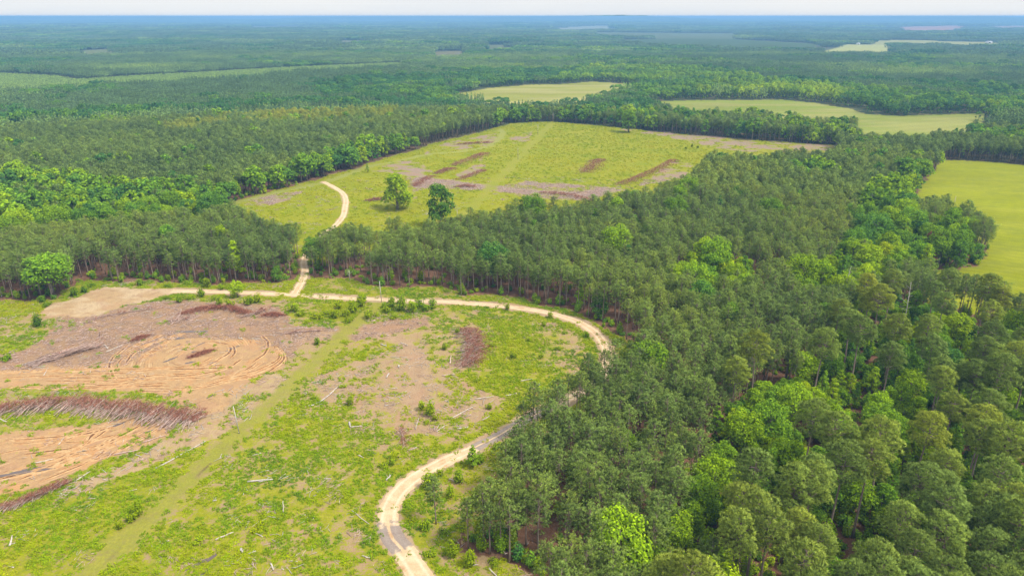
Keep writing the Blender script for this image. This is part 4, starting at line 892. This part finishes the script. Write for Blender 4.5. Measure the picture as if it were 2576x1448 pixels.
pile('brush_pile', [(520,780),(570,778),(615,790)], 6, 1.7, 60, 4.5, .3, 'dark brown brush heap below the straight sandy road', 1.0, .9, .05, 5, 800)
pile('brush_pile', [(615,795),(640,792),(665,780)], 4, 1.6, 60, 6, .75, 'bundle of grey stems on the brown brush below the road', .25, .2, .08, 6, 60)
pile('brush_pile', [(660,795),(680,795),(705,797)], 5, 1.4, 40, 4, .6, 'rounded brown brush heap ending the row beside the weeds', 1.0, .9, .05, 7, 520)
pile('brush_pile', [(100,915),(150,900),(200,885),(240,875)], 8, 2.3, 210, 10, .5, 'loose heap of long grey trunks at the left of the dirt landing', .05, .3, .14, 8, 20)
pile('brush_pile', [(475,902),(500,893),(522,885)], 5, 1.0, 26, 3, .6, 'small brown heap in the centre of the round tyre tracks', 1.0, .9, .05, 9, 420)
pile('brush_pile', [(330,860),(350,852),(365,845)], 4, 1.0, 26, 4, .5, 'small dark brush heap near the round tyre tracks', .9, .7, .06, 10, 220)
pile('brush_pile', [(420,812),(450,805),(480,800)], 5, .9, 50, 7, .7, 'scatter of criss-crossed pale poles on the brown landing', .1, .9, .08, 11, 20)
pile('brush_pile', [(180,830),(250,800),(330,785),(410,775)], 4, .7, 60, 7, .45, 'thin line of pale poles along the upper edge of the brown landing', .1, .25, .07, 12, 30)
pile('brush_pile', [(1005,1080),(1012,1100),(1018,1125)], 5, 1.0, 46, 4.5, 1.2, 'grey tangle of dead branches beside the orange soil patch', .25, .8, .06, 13, 60)
pile('brush_pile', [(715,840),(760,835),(800,833)], 4, .6, 40, 7, .2, 'grey stems lying along the dirt track beside the weeds', .15, .25, .07, 14, 20)
for j, (ax_, w, hh, lb) in enumerate([([(1138,418),(1180,402),(1218,387)], 8, 3, 'long red-brown windrow left of the grass swath in the middle clearing'), ([(1095,438),(1115,431),(1138,424)], 7, 2.4, 'short brown brush heap next to the long red-brown windrow'),
        ([(1150,364),(1190,362),(1232,359)], 6, 2, 'thin brown windrow near the pines at the left of the middle clearing'), ([(1466,436),(1485,419),(1503,402)], 10, 2.6, 'thick short brown windrow alone in the middle clearing'), ([(1553,467),(1600,450),(1650,428),(1692,404)], 8, 3, 'longest brown windrow, before the right pine stand'),
        ([(1145,471),(1165,470),(1187,470)], 5, 1.8, 'small brown heap behind the dark green tall tree'), ([(920,506),(948,504),(978,503)], 6, 2.0, 'brown heap left of the bright lone tree'), ([(1360,486),(1420,492),(1475,504)], 6, 2.0, 'brown windrow along the track beside the right pines'),
        ([(1085,443),(1060,455),(1040,470)], 6, 1.2, 'low grey-brown slash heap behind the bright lone tree'), ([(1150,452),(1185,440),(1215,428)], 6, 1.0, 'pale grey slash strip between two brown windrows')]):
    pile('brush_pile', ax_, w*1.5, hh, 80, 5, .15, lb, 1.0, .8, .08, 30+j, int(330*w*np.hypot(*(np.array(G(*ax_[0]))-np.array(G(*ax_[-1]))))/160))

# ------------------------------------------------------------------ fallen logs
LOGS = [(392,1179,518,1111,.20,'long broken pale log beside the grass swath'),(187,1211,227,1187,.2,'pale log jutting from the small windrow'),(85,1165,133,1155,.2,'pale log on the orange ruts'),(623,1213,687,1208,.28,'weathered log end below the grass swath'),(542,1358,588,1339,.2,'pale log in the lower weeds'),(25,1374,32,1349,.24,'white stub log by the lower left corner'),
 (803,1013,835,990,.24,'pale forked log in the bare middle patch'),(830,992,860,968,.2,'second pale log above the forked one'),(0,1054,17,1062,.25,'white log at the left edge under the windrow'),(360,1113,417,1096,.2,'brown log across the lower ruts'),(287,1144,347,1133,.2,'brown log sunk in the lower ruts'),(681,1420,689,1437,.22,'short pale log at the bottom edge'),(607,1381,611,1391,.3,'short white stub in lower weeds'),(147,1119,162,1101,.14,'thin pole on the ruts'),(713,1289,717,1253,.14,'upright grey branch in the weeds'),
 (958,866,972,871,.25,'short white log beside the dirt trail'),(1132,916,1135,898,.3,'white stub left of the wide brown pile'),(1003,920,1004,926,.3,'tiny white stub on the bare patch'),(972,950,979,940,.28,'pale stub on the bare patch'),(1112,946,1145,942,.2,'pale log below the wide brown pile'),(1008,862,1026,870,.18,'pale log across the dirt trail'),(879,1063,882,1076,.3,'white stub at the corner of the bare patch'),(880,1075,912,1073,.2,'pale log behind the white stub'),(1135,1054,1189,1026,.22,'long pale log above the road'),(1045,1081,1072,1049,.12,'thin leaning pole by the bright shrub'),(1098,1086,1120,1071,.16,'thin pole above the road'),
 (885,1284,929,1319,.12,'thin grey pole left of the road bend'),(1150,1080,1178,1076,.22,'short pale log near the road'),(1195,1004,1242,997,.18,'long grey log at the upper right of the bare patch'),(1272,996,1300,991,.18,'pale log by the far road bend'),(972,1209,984,1196,.22,'pale stub left of the road'),(267,886,307,869,.2,'pale straight log on the red dirt'),(250,846,268,864,.2,'leaning pale log on the brown landing'),(643,846,700,842,.12,'long thin pole on the brown landing'),(700,828,790,824,.12,'thin pole along the dirt track'),(262,868,272,878,.24,'short log crossing the straight one'),(493,775,573,772,.16,'grey pole on the brown brush heap'),(445,815,493,783,.12,'pale leaning pole on the brown landing'),(80,849,110,845,.16,'grey log by the dark round shrub'),(0,850,35,842,.16,'grey log in the grass at the left edge'),(600,850,612,854,.25,'grey stump log above the round tracks'),(240,875,262,868,.14,'thin grey pole by the trunk heap'),(110,945,120,925,.14,'grey forked branch below the trunk heap'),(770,995,778,1010,.2,'white upright stub by the pale forked log'),(776,1022,790,1020,.22,'white log under the forked one'),(1213,1058,1233,1047,.14,'grey pole above the asphalt stretch'),(1390,1002,1420,995,.2,'fallen grey trunk behind the bend pines'),(1310,960,1340,955,.18,'thin grey log in the round clearing'),(1640,905,1700,895,.22,'fallen dark trunk in the pine gap'),(1230,1430,1262,1465,.2,'bare pale trunk fallen at the bottom pine edge'),(1270,1395,1286,1460,.14,'slender white pole leaning at the bottom pine edge'),(1325,1370,1335,1415,.16,'pale leaning pole against the bottom pines')]
lg_rng = np.random.default_rng(66); cand = []
while len(cand) < 38:
    a, b = lg_rng.uniform(0, 1400), lg_rng.uniform(860, 1440); q = np.array(G(a, b))
    c_, vg, o, rt, _, mw = zone(q[:1], q[1:2])
    if o[0] == 1 and mw[0] < .2 and rt[0] == 0 and dist_line(q[:1], q[1:2], ROAD_L[::4])[0] > 7: cand.append((a, b))
cand.sort(key=lambda c: -c[1])
for j, (a, b) in enumerate(cand):
    l, an = lg_rng.uniform(4, 16), lg_rng.uniform(-.6, .6)+(PI if lg_rng.random() < .5 else 0)
    LOGS.append((a, b, a+l*1.6*math.cos(an), b-l*math.sin(an)*1.2, lg_rng.uniform(.09, .17), '%s scattered stick log, %s up from the bottom edge' % (['pale', 'grey', 'white'][j % 3], nth(j+1))))
for j, (a, b, c, d, r, lb) in enumerate(LOGS):
    p, q = np.array(G(a, b)), np.array(G(c, d)); L = float(np.linalg.norm(q-p)); rg = np.random.default_rng(1000+j)
    if 'upright' in lb or 'leaning' in lb or 'slender' in lb: # standing at a slant
        L = min(L*.45, 6); q = p+(q-p)/np.linalg.norm(q-p)*L*.75; up = L*.75
    else: up = r*.4
    mb = MB(); n = 5; t = np.linspace(0, 1, n)[:, None]; base = np.r_[0, 0, r*.7]; tip = np.r_[q-p, up+r*.7]
    pts = base+(tip-base)*t+rg.normal(0, .04*min(L, 4), (n, 3))*np.array([1, 1, .15])*(t*(1-t)*4)
    mb.tube(pts, r*np.linspace(1, .62, n)*rg.uniform(.88, 1.1, n), 7)
    for s in range(int(rg.integers(1, 4))):
        k = rg.uniform(.3, .9); c0 = base+(tip-base)*k; an = rg.uniform(0, 2*PI); mb.tube([c0, c0+np.array([math.cos(an)*.5, math.sin(an)*.5, .35])*rg.uniform(.6, 1.8)], [r*.35, r*.15], 4)
    o = link('fallen_log', mb.mesh('fallen_log', [M_SLASH if 'brown' in lb or 'dark' in lb else M_LOG if j % 3 else M_DEAD]))
    o.location = (p[0], p[1], gz(*p)+.06); tag(o, lb, 'log', 'logs lying in the cleared ground')

# ------------------------------------------------------------------ bare dead trees
def deadtree(name, p, h, label, seed, spread=.45, lean=(0, 0)):
    rg = np.random.default_rng(seed); root = thing(name, label, 'dead tree', (*G(*p), 0)); mb = MB(); top = np.array([lean[0], lean[1], h])
    mb.tube([np.zeros(3), top*.5+rg.normal(0, .15, 3), top], [.22, .15, .04], 6); part('trunk', mb.mesh('trunk', [M_DEAD]), root); mb = MB()
    for k in range(11):
        t = rg.uniform(.4, .97); b = top*t; an = rg.uniform(0, 2*PI); l = h*spread*rg.uniform(.3, .8)*(1.25-t)*1.5
        d = np.array([math.cos(an), math.sin(an), .75])*l; mb.tube([b, b+d*.5+rg.normal(0, .1, 3), b+d], [.075, .05, .018], 4)
        for s in range(3):
            e = b+d*rg.uniform(.4, .9); mb.tube([e, e+np.array([*rg.normal(0, .5, 2), .5])*l*.4], [.03, .01], 3)
    part('crown', mb.mesh('crown', [M_DEAD]), root); return root
deadtree('dead_tree', (880,706), 5, 'bare bleached dead tree by the pine edge above the straight road', 1, .9)
deadtree('dead_tree', (2105,790), 22, 'tall bleached dead snag rising among the right-hand hardwoods', 2, .3, (2.5, 0))
deadtree('dead_tree', (2262,850), 24, 'pale dead-topped snag between the old pines', 3, .2)
deadtree('dead_tree', (1965,1160), 9, 'short bent white snag in the bright undergrowth', 4, .35, (-1, 0))
deadtree('dead_tree', (115,420), 17, 'grey snag in the dark left woods', 5, .3)

# ------------------------------------------------------------------ utility poles
def upole(p, h, label, lean=(0, 0), can=False):
    root = thing('utility_pole', label, 'utility pole', (*G(*p), 0), .3, 1, 'wooden poles of the power line'); root.rotation_euler = (lean[1], lean[0], .3)
    mb = MB(); mb.tube([[0, 0, -.3], [0, 0, h*.5], [0, 0, h]], [.17, .145, .11], 10); part('shaft', mb.mesh('shaft', [M_POLE], True), root)
    mb = MB(); mb.tube([[0, 0, h], [0, 0, h+.12], [0, 0, h+.2], [0, 0, h+.3]], [.05, .07, .045, .05], 8); part('insulator', mb.mesh('insulator', [M_WHITE], True), root)
    mb = MB(); mb.box((0, .16, h-1.3), (.1, .12, .35)); part('bracket', mb.mesh('bracket', [M_METAL]), root)
    if can:
        mb = MB(); mb.tube([[0, .45, h-1.9], [0, .45, h-1.85], [0, .45, h-.95], [0, .45, h-.9]], [.2, .26, .26, .2], 12); part('transformer', mb.mesh('transformer', [M_METAL], True), root)
    return root
upole((602,1090), 9.6, 'leaning bare wooden pole on the grass swath near the windrow', (-.05, 0))
upole((960,760), 10, 'bare wooden pole beside the straight sandy road', (-.03, 0))
upole((1151,566), 10, 'wooden pole half hidden behind the pine tops')
upole((1303,401), 11, 'thin pole on the swath in the middle clearing')
upole((1353,339), 11, 'pole with a grey transformer in the middle clearing', (0, 0), True)
upole((1391,309), 12, 'pale pole against the far tree line of the middle clearing')
upole((2398,523), 8, 'thin pole standing in the bright pasture')

# ------------------------------------------------------------------ far farm buildings
def barn(p, w, d, h, rz, label):
    x, y = G(*p); root = thing('farm_building', label, 'farm building', (x, y, float(zat(x, y)[0])), rz)
    mb = MB(); mb.box((0, 0, h/2), (w, d, h)); part('wall', mb.mesh('wall', [M_WHITE]), root)
    V = np.array([(-w/2-.5, -d/2-.6, h), (w/2+.5, -d/2-.6, h), (w/2+.5, d/2+.6, h), (-w/2-.5, d/2+.6, h), (-w/2-.5, 0, h+d*.28), (w/2+.5, 0, h+d*.28)])
    me = mesh_from('roof', V, [np.array([(0, 1, 5, 4), (2, 3, 4, 5), (3, 2, 1, 0)]), np.array([(0, 4, 3), (1, 2, 5)])], [M_ROOF]); part('roof', me, root).location.z = .01
    mb = MB(); mb.box((0, -d/2-.02, h*.4), (w*.25, .08, h*.8)); part('door', mb.mesh('door', [M_DARK]), root)
    return root
barn((2487,110), 26, 12, 6, .1, 'long white farm building on the far right field')
barn((2158,113), 14, 9, 5, .3, 'small white house at the edge of the far bright field')
barn((1118,238), 8, 6, 3.5, .2, 'tiny white shed by the dark trees at the pale field')
barn((2240,126), 16, 9, 4.5, -.2, 'low white shed among trees right of the far bright field')

# ------------------------------------------------------------------ air, sky, sun, camera
zmin = float(Z.min())
mb = MB(); S = 34000.0; top = 125.0; bot = zmin-1.0
mb.box((0, 0, (top+bot)/2), (2*S, 2*S, top-bot))
M_HAZE, nt = newmat('haze_air'); g = NT(nt)
pv = g('ShaderNodeVolumePrincipled', None, Density=1.4e-4, Anisotropy=0.0); pv.inputs['Color'].default_value = (.30, .61, 1.0, 1)
o = g('ShaderNodeOutputMaterial'); nt.links.new(pv.outputs[0], o.inputs['Volume'])
hz = link('haze', mb.mesh('haze', [M_HAZE])); tag(hz, kind='stuff'); hz.display_type = 'WIRE'

SUN_EL, SUN_AZ = math.radians(56), math.radians(115)   # azimuth clockwise from +Y (the view direction)
w = bpy.data.worlds.new('World'); scene.world = w; w.use_nodes = True; nt = w.node_tree; nt.nodes.clear(); g = NT(nt)
sky = g('ShaderNodeTexSky', {'sky_type': 'NISHITA', 'sun_disc': False, 'sun_elevation': SUN_EL, 'sun_rotation': SUN_AZ, 'air_density': 1.0, 'dust_density': 1.5})
b1 = g('ShaderNodeBackground', None, Color=sky.outputs[0], Strength=.12)
tc = g('ShaderNodeTexCoord'); mp = g('ShaderNodeMapping', None, Vector=tc.outputs['Generated'], Scale=(2, 2, 22))
nz = g.noise(1.6, mp.outputs[0], 5, .6)
cc = g.mix(g.ss(.35, .7, nz), (.90, .935, .98, 1), (.97, .985, 1.0, 1))
zc = g('ShaderNodeSeparateXYZ', None, Vector=tc.outputs['Generated']).outputs['Z']
b2 = g('ShaderNodeBackground', None, Color=cc, Strength=g.math('ADD', .74, g.math('MULTIPLY', g.math('MAXIMUM', zc, 0.0), .3)))
mx = g('ShaderNodeMixShader', None, i0=.85); nt.links.new(b1.outputs[0], mx.inputs[1]); nt.links.new(b2.outputs[0], mx.inputs[2])
o = g('ShaderNodeOutputWorld'); nt.links.new(mx.outputs[0], o.inputs[0])
sl = bpy.data.lights.new('sun', 'SUN'); sl.energy = 3.2; sl.angle = math.radians(11); sl.color = (1, .95, .86)
so = bpy.data.objects.new('sun', sl); COL.objects.link(so); so.location = (0, 0, 200)
dirv = Vector((math.sin(SUN_AZ)*math.cos(SUN_EL), math.cos(SUN_AZ)*math.cos(SUN_EL), math.sin(SUN_EL)))
so.rotation_euler = dirv.to_track_quat('Z', 'Y').to_euler()
cam = bpy.data.cameras.new('camera'); cam.lens = FPX/1024*36; cam.sensor_width = 36; cam.clip_start = .5; cam.clip_end = 90000
co = bpy.data.objects.new('camera', cam); COL.objects.link(co); co.location = (0, 0, H); co.rotation_euler = (PI/2-PITCH, 0, 0)
scene.camera = co
scene.view_settings.view_transform = 'Standard'; scene.view_settings.look = 'None'; scene.view_settings.exposure = 0.45; scene.view_settings.gamma = 1.0
scene.cycles.use_denoising = True; scene.cycles.max_bounces = 6; scene.cycles.diffuse_bounces = 4; scene.cycles.transmission_bounces = 3; scene.cycles.volume_bounces = 0; scene.cycles.transparent_max_bounces = 4
